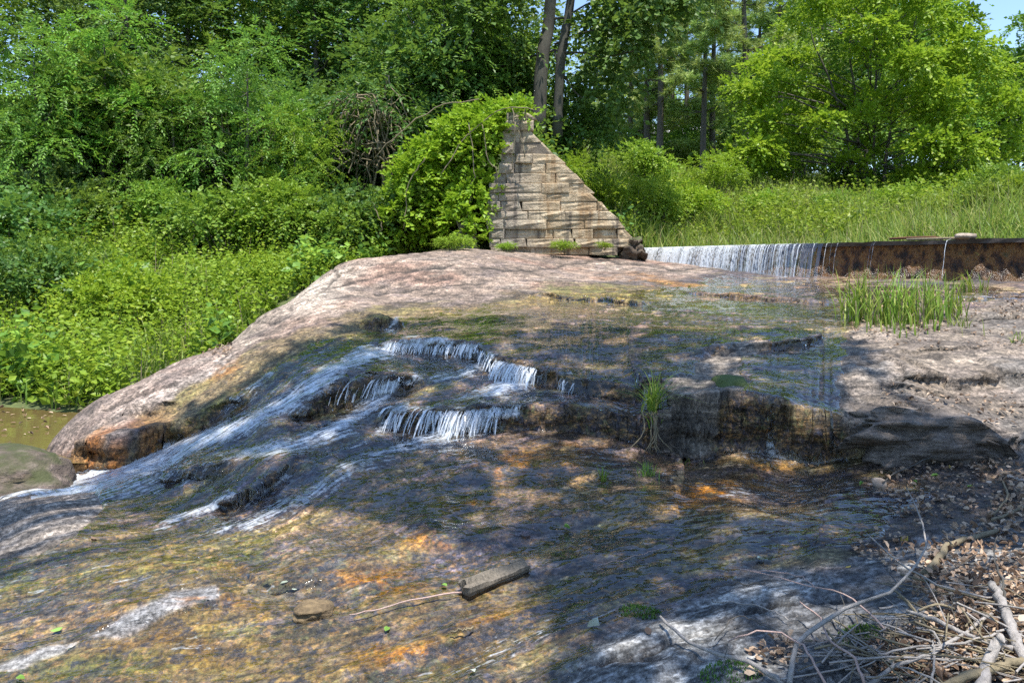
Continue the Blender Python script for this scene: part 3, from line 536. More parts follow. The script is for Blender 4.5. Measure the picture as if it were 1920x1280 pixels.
# pond on the left
def pond():
    mb = MB(); n = 60; x = np.linspace(-11, -3.4, n); y = np.linspace(6.9, 10.6, n); gx, gy = np.meshgrid(x, y); gz_ = .0 + fbm(gx * 3, gy * 5, 2, 5) * .008
    jj, ii = np.meshgrid(np.arange(n - 1), np.arange(n - 1), indexing='ij'); a = (jj * n + ii).ravel(); mb.add(np.stack([gx, gy, gz_], -1).reshape(-1, 3), np.stack([a, a + 1, a + n + 1, a + n], -1))
    m, t, o = mat('pond'); bp = N(t, 'Bump', {'Height': noise(t, pos(t), 9, 3), 'Strength': .12, 'Distance': .03})
    p = N(t, 'BsdfPrincipled', {'Base Color': (.125, .092, .036, 1), 'Roughness': .05, 'Normal': bp.outputs[0]}); t.links.new(p.outputs[0], o.inputs[0])
    kind(mb.obj('pond_water', m, smooth=True), 'structure', 'still olive green pool beside the bank')
pond()
# ------------------------------------------------------------------ weir
WA_, WB_ = np.array([3.1, 19.0]), np.array([8.3, 11.1])            # plan line of the crest, far end to near end
wdir = (WB_ - WA_) / np.linalg.norm(WB_ - WA_); wl = float(np.linalg.norm(WB_ - WA_)); wn = np.array([-wdir[1], wdir[0]])
if wn[1] > 0: wn = -wn                                              # towards the stream
CREST = EYE + .434
def wp(s, off, z): p = WA_ + wdir * s + wn * off; return np.array([p[0], p[1], z])
def weir():
    root = empty('concrete_weir', (*WA_, CREST - .5), 'low dark brown weir wall stained by algae below the grassy right bank', 'weir')
    inv = np.array(root.location)
    ns, nz = 260, 26; s_ = np.linspace(0, wl, ns); t_ = np.linspace(0, 1, nz); V = []
    rg = fbm(s_[:, None] * 5 + 0 * t_, s_[:, None] * 0 + t_ * 4, 4, 91); rg2 = fbm(s_[:, None] * 2 + 0 * t_, t_ * 1.5 + 0 * s_[:, None], 3, 92)
    for a in range(ns):
        for b in range(nz):
            off = .06 + .13 * t_[b] + .05 * rg[a, b]; V.append(wp(s_[a], off, CREST - .05 - t_[b] * .95) - inv)
    i = np.arange(ns - 1)[:, None] * nz + np.arange(nz - 1)[None]; i = i.ravel(); q = np.stack([i, i + 1, i + nz + 1, i + nz], -1)
    m = simple('weir_face', [(.36, (.014, .009, .007)), (.45, (.11, .045, .018)), (.54, (.30, .135, .04)), (.68, (.15, .105, .045))], 7, .3, 1., .12, (1, 1, .7), .7)
    mb = MB(); mb.add(V, q, var=.5); mb.obj('face', m, root, True)
    m2 = simple('weir_cap', [(.35, (.03, .024, .02)), (.7, (.11, .085, .07))], 4, .7, .6)
    mb = MB(); k = 40; V = []
    for a in range(k):
        s = wl * a / (k - 1); j = RNG.normal(0, .012, 4)
        V += [wp(s, .13 + j[0], CREST - .07) - inv, wp(s, .14 + j[1], CREST + .0 + j[3] * .4) - inv, wp(s, -.42, CREST + .0) - inv, wp(s, -.42, CREST - .9) - inv]
    V = np.array(V); i = np.arange(k - 1)[:, None] * 4; q = np.concatenate([i + np.array([[0, 1, 5, 4]]), i + np.array([[1, 2, 6, 5]]), i + np.array([[2, 3, 7, 6]])])
    mb.add(V, q, [(0, 2, 1), (0, 3, 2)], var=.5); mb.obj('cap', m2, root)
    return root
weir()
def fall_mat():
    m, t, o = mat('fallwater'); v = attr(t, 'var'); P = pos(t)
    a = noise(t, N(t, 'Mapping', {'Vector': P, 'Scale': (30, 30, 5)}).outputs[0], 1.5, 4, .65)
    df = N(t, 'BsdfPrincipled', {'Base Color': (.82, .85, .88, 1), 'Roughness': .15, 'Normal': N(t, 'Bump', {'Height': a, 'Strength': .6, 'Distance': .02}).outputs[0]})
    tp = N(t, 'BsdfTransparent'); gl = N(t, 'BsdfAnisotropic', {'Roughness': .1, 'Color': (1, 1, 1, 1)})
    w_ = N(t, 'MixShader', {0: .18, 1: tp.outputs[0], 2: gl.outputs[0]})
    f = N(t, 'Clamp', {0: math_(t, 'MULTIPLY', math_(t, 'SUBTRACT', math_(t, 'ADD', a, math_(t, 'MULTIPLY', v, .25)), .50), 5.)}).outputs[0]
    f = math_(t, 'MULTIPLY', f, N(t, 'Clamp', {0: math_(t, 'MULTIPLY', v, 1.8)}).outputs[0]); w_.inputs[0].default_value = .12
    s = N(t, 'MixShader', {0: math_(t, 'MULTIPLY', f, .7), 1: w_.outputs[0], 2: df.outputs[0]}); t.links.new(s.outputs[0], o.inputs[0]); return m
M['fall'] = fall_mat()
def strands(mb, pts, wmin, wmax, throw, sag=.0):
    """falling threads of water: (top point, drop height, direction)"""
    for (p, h, d) in pts:
        k = 9; t = np.linspace(0, 1, k); wv = wmin + (wmax - wmin) * RNG.random() ** 2; x = throw * h * t ** .7 * RNG.uniform(.6, 1.4)
        c = np.c_[p[0] + d[0] * x, p[1] + d[1] * x, p[2] + .010 - h * t ** 1.7 * 1.02]; c[:, :2] += np.cumsum(RNG.normal(0, .003, (k, 2)), 0); c[0, :2] -= d[:2] * min(.06, h); c[0, 2] += .004
        s_ = np.array([-d[1], d[0], 0]); w_ = wv * (1 - .45 * t + .25 * RNG.random(k))[:, None]; nrm = np.array([d[0], d[1], .3]) * .3 * wv
        V = np.stack([c - s_ * w_, c + nrm, c + s_ * w_], 1).reshape(-1, 3); i = np.arange(k - 1)[:, None] * 3
        mb.add(V, np.concatenate([i + np.array([[0, 1, 4, 3]]), i + np.array([[1, 2, 5, 4]])]), var=RNG.random())
mb = MB(); L = []
ns, nz = 240, 14; Vc = []
for a in range(ns):
    s0 = wl * .535 * a / (ns - 1); r0 = fbm(np.array([s0 * 9.]), np.array([0.]), 3, 95)[0]
    for b in range(nz): t0 = b / (nz - 1); Vc.append(wp(s0, .14 + .20 * t0 ** .75 * (1 + r0 * .4), CREST + .012 - (CREST - 1.83 + .42 * s0 / wl / .58 + .03) * t0 ** 1.3))
ii_ = (np.arange(ns - 1)[:, None] * nz + np.arange(nz - 1)[None]).ravel(); mb.add(Vc, np.stack([ii_, ii_ + 1, ii_ + nz + 1, ii_ + nz], -1), var=np.repeat(np.clip((.72 - np.linspace(0, 1, ns) ** 3 * .75) * (1 + 1.6 * fbm(np.linspace(0, 60, ns), np.zeros(ns), 3, 97)), 0, 1), nz))
for k in range(130):
    s = wl * (RNG.random() ** 1.15) * .52; L.append((wp(s, .13, CREST + .0), (CREST - (1.83 - .42 * s / wl / .58)) * RNG.uniform(.8, 1.0), wn))
for s in [.56, .57, .585, .66, .662, .80]: L.append((wp(wl * s * .97, .13, CREST), .62, wn))
strands(mb, L, .004, .015, .32); kind(mb.obj('weir_water', M['fall'], smooth=True), 'structure', 'white threads of water falling over the left half of the weir')
mb = MB(); L = []
dn = np.array([-.15, -.99])
def lip(a, b, n, h, thr):
    for k in range(n):
        t = RNG.random(); px_ = a[0] + (b[0] - a[0]) * t; py_ = a[1] + (b[1] - a[1]) * t; p = at(px_, py_ - 1); hh = h * p[1] / F * RNG.uniform(.55, 1.2)
        d2 = np.array([-.55 + RNG.normal(0, .18), -.85]); d2 /= np.linalg.norm(d2); L.append((p, hh, d2))
lip((735, 643), (905, 646), 210, 24, .5); lip((905, 655), (935, 672), 24, 26, .5); lip((935, 676), (1012, 692), 130, 38, .5); lip((725, 766), (900, 768), 120, 42, .45); lip((860, 768), (945, 764), 110, 44, .5)
lip((640, 716), (765, 704), 80, 34, .6); lip((1050, 712), (1080, 720), 14, 22, .3)
strands(mb, L, .0025, .014, .95); L = []
lip((1436, 746), (1450, 747), 9, 108, .06); lip((1552, 774), (1558, 776), 3, 78, .06); lip((1125, 735), (1128, 738), 2, 24, .1); strands(mb, L, .003, .008, .06)
kind(mb.obj('cascade_water', M['fall'], smooth=True), 'structure', 'small white cascades spilling over the rock ledges')

# things on the weir crest
def tube_obj(name, P, r, m, label=None, cat=None, group=None, n=6, parent=None, wob=.15):
    mb = MB(); P = np.asarray(P, float); o0 = P[0].copy() if parent is None else np.zeros(3); tube(mb, P - o0, r, n, wob=wob); o = mb.obj(name, m, parent, True)
    if parent is None: o.location = o0; tag(o, label, cat, group)
    return o
rust = simple('rusty', [(.3, (.08, .035, .02)), (.7, (.22, .10, .05))], 9)
p0, p1 = W(1668, 441, 14.0), W(1760, 443, 13.4); p0[2] = p1[2] = CREST + .055; tube_obj('rusty_pipe', curve([p0, (p0 + p1) / 2 + [0, 0, .01], p1, p1 + [.02, -.02, -.07]], 8), .022, rust, 'rusty bent pipe lying along the top of the weir', 'pipe')
p0, p1 = W(1700, 446, 13.6), W(1800, 446, 12.9); p0[2] = p1[2] = CREST + .03; tube_obj('stick', curve([p0, p1], 5), .02, M['stem'], 'brown stick lying on the weir crest beside the rusty pipe', 'stick')
def boulder(name, c, rad, m, label, cat='rock', group=None, seed=1, taper=0., amp=.25, rz=0., pw=2.6, sub=22, lumps=1.6):
    n, k = sub * 2, sub; th = np.linspace(0, 2 * math.pi, n, endpoint=False); ph = np.linspace(-math.pi / 2, math.pi / 2, k)
    T, P = np.meshgrid(th, ph); x = np.cos(P) * np.cos(T); y = np.cos(P) * np.sin(T); z = np.sin(P)
    r = (np.abs(x) ** pw + np.abs(y) ** pw + np.abs(z) ** pw) ** (-1 / pw)
    q = np.stack([x * r, y * r, z * r], -1); d = fbm(q[..., 0] * lumps + seed * 7.1, q[..., 1] * lumps + q[..., 2] * 1.3 * lumps, 5, seed) * amp * 1.6; d = (d + d[:, :1] * 0)
    edge = np.cos(P) ** .5; q = q * (1 + d * np.minimum(1, edge + .15))[..., None] * np.array(rad); q[..., 2] = np.where(q[..., 0] > 0, (q[..., 2] + rad[2]) * (1 - taper * np.clip(q[..., 0] / rad[0], 0, 1) ** 2.5) - rad[2], q[..., 2]); q[..., 1] += fbm(q[..., 0] * 2.5, q[..., 2] * 16, 3, seed + 9) * amp * .5
    c0, s0 = math.cos(rz), math.sin(rz); q = np.stack([q[..., 0] * c0 - q[..., 1] * s0, q[..., 0] * s0 + q[..., 1] * c0, q[..., 2]], -1)
    j, i = np.meshgrid(np.arange(k - 1), np.arange(n), indexing='ij'); a = (j * n + i).ravel(); b = (j * n + (i + 1) % n).ravel()
    mb = MB(); mb.add(q.reshape(-1, 3), np.stack([a, b, b + n, a + n], -1), var=.5); o = mb.obj(name, m, smooth=True); o.location = c; tag(o, label, cat, group); return o
def stone_mat(name, stops, moss=0., mosscol=(.07, .10, .02), rough=.8, sc=6, layer=3.):
    m, t, o = mat(name); P = N(t, 'Mapping', {'Vector': pos(t), 'Scale': (1, 1, layer)}).outputs[0]; a = noise(t, P, sc, 7, .65); b = noise(t, pos(t), sc * 5, 4, .65)
    c = mix(t, 1., ramp(t, a, stops), ramp(t, b, [(.3, .6), (.7, 1.35)]), 'MULTIPLY')
    if moss:
        nz = N(t, 'SeparateXYZ', {0: N(t, 'NewGeometry').outputs['Normal']}).outputs[2]
        f = math_(t, 'MULTIPLY', N(t, 'Clamp', {0: math_(t, 'MULTIPLY', math_(t, 'ADD', math_(t, 'SUBTRACT', noise(t, pos(t), sc * .6, 4), .75 - moss * .5), math_(t, 'MULTIPLY', nz, .3)), 5.)}).outputs[0], .9); c = mix(t, f, c, mosscol)
    bp = N(t, 'Bump', {'Height': math_(t, 'ADD', a, math_(t, 'MULTIPLY', b, .4)), 'Strength': .9, 'Distance': .05})
    p = N(t, 'BsdfPrincipled', {'Base Color': c, 'Roughness': rough, 'Normal': bp.outputs[0]}); t.links.new(p.outputs[0], o.inputs[0]); return m
tan_s = stone_mat('tan_stone', [(.3, (.20, .16, .12)), (.5, (.34, .27, .21)), (.7, (.46, .38, .30))]); dark_s = stone_mat('dark_stone', [(.3, (.035, .028, .024)), (.5, (.08, .06, .045)), (.7, (.16, .12, .085))], rough=.35)
moss_s = stone_mat('mossy_stone', [(.3, (.04, .03, .024)), (.5, (.115, .085, .065)), (.7, (.26, .20, .165))], .2, (.05, .06, .014)); rust_s = stone_mat('rust_stone', [(.3, (.10, .035, .012)), (.5, (.26, .095, .022)), (.68, (.30, .17, .05)), (.8, (.12, .12, .03))], rough=.3)
grey_s = stone_mat('grey_stone', [(.3, (.06, .047, .036)), (.5, (.15, .12, .095)), (.7, (.27, .22, .18))], layer=6.)
def B(px0, px1, py0, py1, d, dep, *a, **k):        # boulder by its photo box, distance and depth
    if d is None: d = float(at((px0 + px1) / 2, (py0 + py1) / 2 + 6)[1])
    c = W((px0 + px1) / 2, (py0 + py1) / 2, d); return boulder(a[0], c, ((px1 - px0) / 2 * d / F, dep, (py1 - py0) / 2 * d / F), *a[1:], **k)
B(-190, 140, 842, 1010, 6.35, .5, 'boulder', moss_s, 'dark mossy rounded boulder between the pool and the white rapids', seed=3, pw=2.2)
B(-60, 110, 818, 850, 8.1, .35, 'boulder', tan_s, 'low pale flat stone at the edge of the olive pool', seed=4, amp=.15)
B(548, 622, 1134, 1164, None, .10, 'stone', stone_mat('ochre_stone', [(.3, (.09, .06, .03)), (.6, (.20, .14, .07)), (.8, (.28, .2, .12))]), 'small ochre stone in the shallow water left of the driftwood log', seed=6)
B(1400, 1532, 618, 648, 9.1, .3, 'rock_slab', moss_s, 'thin overhanging rock slab with mossy lip above the blue water chute', seed=8, amp=.3, pw=4)
B(1335, 1400, 702, 752, 6.9, .2, 'stone', stone_mat('moss_cap', [(.3, (.06, .07, .015)), (.6, (.12, .13, .03)), (.8, (.10, .07, .04))], .7), 'moss capped stone at the corner of the dark wet ledge', seed=9)
B(1590, 1868, 762, 880, 6.3, .34, 'boulder', grey_s, 'large grey layered boulder with pointed right end below the tan slab', seed=10, amp=.42, pw=5, taper=.7, sub=40, lumps=2.2)
B(1645, 1720, 622, 650, 8.6, .2, 'stone', tan_s, 'pale flat stone on the tan slab in front of the reeds', seed=14)
B(1162, 1206, 448, 490, 17.8, .3, 'boulder', stone_mat('rubble', [(.3, (.03, .022, .015)), (.5, (.10, .07, .045)), (.7, (.24, .18, .12))], .2), 'dark rubble boulder at the foot of the ruined wall beside the weir', seed=16, amp=.7, pw=4, lumps=2.6)
B(1635, 1662, 897, 922, None, .04, 'stone', tan_s, 'small square tan stone at the wet edge of the dead leaves', seed=17, sub=8)
B(1790, 1830, 437, 449, 12.6, .12, 'stone', tan_s, 'small pale stone sitting on the weir crest', seed=18, sub=8)

# ------------------------------------------------------------------ ruined stone wall
def wall():
    D0 = 17.6; root = empty('ruined_wall', W(1000, 468, D0), 'ruined pale stone block wall with sloping right edge and vines on its left', 'wall'); inv = np.array(root.location)
    m, t, o = mat('wall_block'); v = attr(t, 'var'); P = pos(t); a = noise(t, P, 5, 7, .65); b = noise(t, P, 24, 5, .65)
    st = noise(t, N(t, 'Mapping', {'Vector': P, 'Scale': (3.2, 3.2, .22)}).outputs[0], 1.2, 5, .6)
    c = ramp(t, a, [(.3, (.29, .215, .135)), (.5, (.47, .365, .235)), (.7, (.62, .505, .35))])
    c = mix(t, 1., c, ramp(t, v, [(0, .9), (1, 1.08)]), 'MULTIPLY'); c = mix(t, ramp(t, st, [(.52, 0.), (.66, .75)]), c, (.27, .165, .075))
    sx = N(t, 'SeparateXYZ', {0: P}).outputs[0]; gz_ = N(t, 'Clamp', {0: math_(t, 'MULTIPLY', math_(t, 'SUBTRACT', .75, sx), 1.3)}).outputs[0]
    c = mix(t, math_(t, 'MULTIPLY', gz_, .6), c, mix(t, a, (.14, .13, .125), (.30, .28, .26))); c = mix(t, ramp(t, noise(t, N(t, 'Mapping', {'Vector': P, 'Scale': (5, 5, .3)}).outputs[0], 1.0, 4), [(.58, 0.), (.66, .7)]), c, (.06, .05, .045))
    c = mix(t, 1., c, ramp(t, b, [(.3, .8), (.7, 1.15)]), 'MULTIPLY'); bp = N(t, 'Bump', {'Height': math_(t, 'ADD', a, math_(t, 'MULTIPLY', b, .6)), 'Strength': .8, 'Distance': .06})
    p = N(t, 'BsdfPrincipled', {'Base Color': c, 'Roughness': .92, 'Normal': bp.outputs[0]}); t.links.new(p.outputs[0], o.inputs[0])
    LEFT = [(210, 948), (235, 944), (262, 941), (300, 940), (325, 936), (350, 925), (375, 912), (410, 908), (440, 914), (480, 918)]
    RIGHT = [(210, 976), (214, 1008), (236, 1006), (244, 1000), (262, 1012), (300, 1052), (340, 1094), (380, 1128), (420, 1166), (450, 1192), (464, 1186), (480, 1150)]
    f = lambda T, y: float(np.interp(y, [a[0] for a in T], [a[1] for a in T]))
    rows = [210, 224, 244, 266, 288, 306, 325, 344, 362, 378, 396, 413, 430, 448, 464, 478]; core = MB(); cl = []
    for j in range(len(rows) - 1):
        y0, y1 = rows[j], rows[j + 1]; d = D0 + .12 - .012 * j - (.035 if j % 3 == 1 else 0) - .02 * RNG.random()
        xl = f(LEFT, y1) + RNG.uniform(-4, 4); x = xl; xr1 = f(RIGHT, y1 - 1); xr0 = f(RIGHT, y0 + 1); k = 0
        while x < xr1 - 6:
            wv = RNG.uniform(30, 96) if k else RNG.uniform(22, 36); x1 = x + wv
            last = x1 > xr1 - 22
            if last: x1 = xr1
            xt0, xt1 = x, (min(x1, max(xr0, x + 6)) if last or x1 > xr0 else x1)
            jt = RNG.normal(0, .012); dd = d - .05 * (k == 0 and j > 6) * RNG.random() + jt + (.05 if RNG.random() < .12 else 0) - (.05 if RNG.random() < .12 else 0) - (.06 * RNG.random() if x < 985 and j % 2 else 0); dep = 1.5 if k == 0 else .55; g_ = .35
            tl = RNG.uniform(-.7, .7, 4)
            if RNG.random() < .2 and not last and k > 0: xt1 -= RNG.uniform(0, 6)
            if last and RNG.random() < .5: xt1 -= RNG.uniform(0, 8); x1 += RNG.uniform(-5, 6)
            q = np.array([W(x + g_, y1 - g_ * .45 + tl[0] * .6, D0), W(x1 - g_, y1 - g_ * .45 + tl[1] * .6, D0), W(xt1 - g_, y0 + g_ * .45 + tl[2] * .6, D0), W(xt0 + g_ + tl[3] * .4, y0 + g_ * .45 + tl[3] * .6, D0)])
            ctr = q.mean(0); q[:, 1] = dd; e = .006 + .012 * RNG.random(); inn = ctr + (q - ctr) * (1 - e * 2 / np.maximum(np.abs(q - ctr), .05)); inn[:, 1] = dd - e * RNG.uniform(.5, 1.4, 4); bk = q.copy(); bk[:, 1] += dep
            V = np.concatenate([inn, q + RNG.normal(0, .006, q.shape), bk]) - inv; ctr3 = V.mean(0)
            qd = [(0, 1, 2, 3)] + [(4 + i, 4 + (i + 1) % 4, (i + 1) % 4, i) for i in range(4)] + [(8 + i, 8 + (i + 1) % 4, 4 + (i + 1) % 4, 4 + i) for i in range(4)] + [(11, 10, 9, 8)]
            # split the face for a rough surface
            mbb = MB(); fx = V[:4]; gN = 4; uu = np.linspace(0, 1, gN); grid = np.array([[(fx[0] * (1 - a_) + fx[1] * a_) * (1 - b_) + (fx[3] * (1 - a_) + fx[2] * a_) * b_ for a_ in uu] for b_ in uu]).reshape(-1, 3)
            inner_ = [5, 6, 9, 10]; grid[inner_, 1] += RNG.normal(-.006, .012, 4)
            ii_, jj_ = np.meshgrid(np.arange(gN - 1), np.arange(gN - 1)); a_ = (jj_ * gN + ii_).ravel()
            mbb.add(V - ctr3, qd[1:], var=RNG.random()); mbb.add(grid - ctr3, np.stack([a_, a_ + 1, a_ + gN + 1, a_ + gN], -1), var=mbb.a[0][0])
            ob = mbb.obj('block', m, root); ob.location = ctr3; x = x1; k += 1
            if last: break
        cl.append((y0, y1, f(LEFT, y1) + 6, xr1 - 6, max(xr0 - 4, f(LEFT, y0) + 8)))
    mort = simple('mortar', [(.3, (.09, .075, .055)), (.7, (.22, .18, .14))], 6)
    for (y0, y1, a, b, c_) in cl:
        q = np.array([W(a, y1, D0), W(b, y1, D0), W(c_, y0, D0), W(f(LEFT, y0) + 6, y0, D0)]); q[:, 1] = D0 + .10; bk = q.copy(); bk[:, 1] += .9
        core.add(np.concatenate([q, bk]) - inv, [(0, 1, 2, 3), (3, 2, 6, 7), (1, 5, 6, 2), (0, 3, 7, 4), (5, 4, 7, 6)], var=.5)
    core.obj('mortar', mort, root)
    # low pier left of the wall
    for j, (y0, y1, xa, xb) in enumerate([(418, 436, 860, 892), (436, 452, 858, 893), (452, 470, 857, 894)]):
        mbb = MB(); q = np.array([W(xa, y1, D0), W(xb, y1, D0), W(xb, y0 + .8, D0), W(xa, y0 + .8, D0)]); q[:, 1] = D0 - .1; bk = q.copy(); bk[:, 1] += .8
        mbb.add(np.concatenate([q, bk]) - inv, [(0, 1, 2, 3), (3, 2, 6, 7), (1, 5, 6, 2), (0, 3, 7, 4)], var=.3); mbb.obj('pier_block', m, root)
wall()

# ------------------------------------------------------------------ plants: prototypes share their meshes
def trunk_mesh(name, H, r, blobs, lean=.1, base=None, nb=None, seed=1, twist=.06, split=.0):
    mb = MB(); top = np.array([lean * H * .4, 0, H]); P = curve([(0, 0, -.4), (lean * .1 * H, RNG.normal(0, twist) * H * .2, H * .3), (lean * .3 * H, RNG.normal(0, twist) * H * .3, H * .65), top], 14)
    tube(mb, P, np.linspace(r, r * .22, 14) * np.r_[1.5, 1.15, np.ones(12)], 9, wob=.12)
    for b in blobs[:nb]:
        b = np.array(b[:3]); zz = np.clip(b[2] - np.hypot(b[0], b[1]) * .55, H * .12, H * .9); k = np.argmin(np.abs(P[:, 2] - zz)); s = P[k]; rr = np.linspace(r, r * .22, 14)[k] * .5
        md = (s + b) / 2 + np.array([0, 0, -.06 * H * RNG.random()]) ; tube(mb, curve([s, md, b], 8, .03), np.linspace(rr, rr * .25, 8), 6, wob=.1)
    return mb.mesh(name, True)
def blobs_tree(H, Rw, n, z0=.3, rb=.3, seed=0, cone=.5):
    out = []; 
    for k in range(n):
        z = H * (z0 + (1 - z0) * (k + .5) / n * 1.0); rr = Rw * (1 - cone * ((z / H - z0) / (1 - z0)) ** 1.3) * math.sqrt(RNG.uniform(.15, 1)); a = k * 2.4 + RNG.uniform(-.5, .5)
        out.append((rr * math.cos(a), rr * math.sin(a), z, Rw * rb * RNG.uniform(.75, 1.25), .75))
    return out
PROTO = {}
def proto_tree(key, H, Rw, n, nsp, L, k, ll, lw, r, z0=.3, rb=.34, **kw):
    bl_ = blobs_tree(H, Rw, n, z0, rb); mb = MB(); crown(mb, bl_, nsp, L, k, ll, lw, **kw); PROTO[key] = [('crown', mb.mesh('crown')), ('trunk', trunk_mesh('trunk', H * .92, r, bl_))]
proto_tree('broad', 9, 3.0, 22, 1500, .7, 9, .17, .30, .16, z0=.2)
proto_tree('broad2', 8.5, 2.7, 18, 1300, .75, 9, .18, .32, .14, z0=.15)
proto_tree('ash', 6, 2.3, 14, 700, .8, 15, .15, .2, .09, z0=.2, pinn=True, jit=.2, droop=.45)
proto_tree('far', 12, 3.8, 20, 1500, 1.0, 8, .30, .34, .18, z0=.2)
def proto_shrub(key, H, Rw, n, nsp, L, k, ll, lw, **kw):
    bl_ = [(Rw * .6 * math.cos(q_ * 2.4) * math.sqrt((q_ + .3) / n), Rw * .6 * math.sin(q_ * 2.4) * math.sqrt((q_ + .3) / n), H * RNG.uniform(.3, .72), Rw * .5 * RNG.uniform(.7, 1.1), .8) for q_ in range(n)]
    mb = MB(); crown(mb, bl_, nsp, L, k, ll, lw, **kw); st = MB()
    for b in bl_: tube(st, curve([(b[0] * .15, b[1] * .15, -.2), (b[0] * .5, b[1] * .5, b[2] * .5), b[:3]], 6, .02), np.linspace(.03, .008, 6), 5)
    PROTO[key] = [('foliage', mb.mesh('foliage')), ('stem', st.mesh('stem', True))]
proto_shrub('bush', 2.0, 1.25, 9, 620, .42, 8, .115, .33)
proto_shrub('bush2', 2.4, 1.3, 9, 420, .55, 13, .10, .22, pinn=True, droop=.4, jit=.25)
proto_shrub('bush3', 1.6, 1.2, 8, 560, .36, 7, .10, .40)
def proto_pine(key, H, z0, nb_, seed):
    tr = MB(); P = curve([(0, 0, -.5), (RNG.normal(0, .1), 0, H * .35), (RNG.normal(0, .15), RNG.normal(0, .1), H * .7), (RNG.normal(0, .2), 0, H)], 14); rad = np.linspace(.19, .04, 14); tube(tr, P, rad, 8, wob=.1); C_ = []
    for q_ in range(nb_):
        z = H * (z0 + (1 - z0) * (q_ + .3) / nb_); k = np.argmin(np.abs(P[:, 2] - z)); a = RNG.uniform(0, 6.28); ln = (1.0 + 1.7 * (1 - (z / H - z0) / (1 - z0))) * RNG.uniform(.55, 1.15)
        e = P[k] + np.array([math.cos(a) * ln, math.sin(a) * ln, RNG.uniform(.0, .45) * ln]); md = (P[k] + e) / 2 + [0, 0, -.1]; pts = curve([P[k], md, e], 7, .03); tube(tr, pts, np.linspace(.045, .012, 7), 5)
        for u in pts[3:]: 
            for _ in range(4): C_.append(u + RNG.normal(0, .2, 3))
    C_ = np.array(C_); m_ = 30; n_ = len(C_); D = norm(RNG.normal(0, 1, (n_, m_, 3)) + [0, 0, .35]); S_ = norm(np.cross(D, RNG.normal(0, 1, (n_, m_, 3)))); ln = RNG.uniform(.2, .42, (n_, m_, 1))
    b0 = C_[:, None] + D * .03; V = np.stack([b0 - S_ * .022, b0 + S_ * .022, b0 + D * ln], 2).reshape(-1, 3); mb = MB(); mb.add(V, None, np.arange(n_ * m_ * 3).reshape(-1, 3), np.repeat(np.repeat(RNG.random(n_), m_) * .6 + RNG.random(n_ * m_) * .4, 3))
    PROTO[key] = [('crown', mb.mesh('crown')), ('trunk', tr.mesh('trunk', True))]
proto_pine('pine', 16, .1, 46, 1); proto_pine('pine2', 15, .16, 40, 2); proto_pine('pine3', 17, .3, 30, 3)
def place(key, name, x, y, label, cat, mleaf, group=None, sc=1., rz=None, dz=0., mtrunk='bark'):
    r = empty(name, (x, y, gz(x, y) + dz), label, cat, group, RNG.uniform(0, 6.28) if rz is None else rz, sc)
    for nm, me in PROTO[key]: link(nm, me, M[mleaf] if nm in ('crown', 'foliage') else M[mtrunk], r)
    return r
X = lambda px, d: (px - 960) / F * d
# forest behind the left bank and the wall
G1 = 'trees along the forest edge on the left bank'
for px_, d, key, sc, ml, lab in [
 (-260,25,'broad',1.05,'leaf_mid','broadleaf tree past the far left end of the forest edge'),(-60,23,'ash',1.25,'leaf_herb','light feathery tree at the top left corner of the forest'),
 (70,25.5,'broad2',1.1,'leaf_mid','mid green tree behind the feathery sapling at the forest corner'),(215,24,'broad',1.0,'leaf_blue','bluish green tree in the forest, second tall crown from the corner'),
 (350,26,'broad2',1.15,'leaf_dark','dark leafy tree in the middle of the left forest edge'),(470,27,'broad',1.2,'leaf_mid','tall tree with grey trunk showing at the top of the left forest'),
 (590,25.5,'broad2',1.05,'leaf_dark','dark tree with arching boughs above the brown twiggy thicket'),(700,26.5,'broad',1.05,'leaf_blue','tall bluish tree with sky gaps left of the twin trunk tree'),
 (810,25,'broad2',1.0,'leaf_dark','dark tree directly behind the vine mound'),(905,27.5,'broad',1.2,'leaf_mid','sunlit tree just left of the twin trunk tree'),
 (260,31,'far',.95,'leaf_mid','high tree far back in the left forest'),(620,33,'far',1.0,'leaf_mid','high tree far back behind the brown thicket')]:
    place(key, 'forest_tree', X(px_, d), d, lab, 'tree', ml, G1, (sc * .95, sc * .95, sc * (.66 if key != 'ash' else .9)))
G2 = 'shrubs under the forest edge'
for px_, d, key, sc, ml, lab in [
 (-120,20.5,'bush2',1.6,'leaf_mid','feathery shrub beyond the left end of the forest edge'),(25,20,'bush2',1.6,'leaf_herb','light feathery shrub at the left end of the forest edge'),(120,20.5,'bush',1.75,'leaf_dark','dark shrub under the feathery sapling'),
 (240,20.4,'bush',1.9,'leaf_mid','rounded leafy shrub in the hollow of the left forest edge'),(305,21,'bush2',1.6,'leaf_dark','dark drooping shrub in the middle of the left forest edge'),(400,20.8,'bush',1.5,'leaf_mid','tall shrub with sunlit top above the hanging bare vines'),
 (490,21.5,'bush2',1.7,'leaf_blue','bluish shrub behind the hanging bare vines'),(575,21,'bush',1.55,'leaf_mid','leafy shrub left of the brown twiggy thicket'),(655,21.8,'bush3',1.8,'leaf_dark','dark low shrub behind the brown twiggy thicket'),
 (735,21,'bush2',1.7,'leaf_dark','dark shrub between the brown thicket and the vine mound'),(800,22,'bush',1.9,'leaf_dark','large dark shrub just behind the vine mound'),(890,22.5,'bush2',1.6,'leaf_mid','feathery shrub rising behind the top of the vine mound'),
 (950,23.2,'bush',1.3,'leaf_dark','shaded shrub at the foot of the twin trunk tree'),(1070,22.6,'bush',1.25,'leaf_dark','dark rounded shrub right of the twin trunks')]:
    place(key, 'shrub', X(px_, d), d, lab, 'shrub', ml, G2, sc)
G3 = 'low bushes in front of the forest edge'
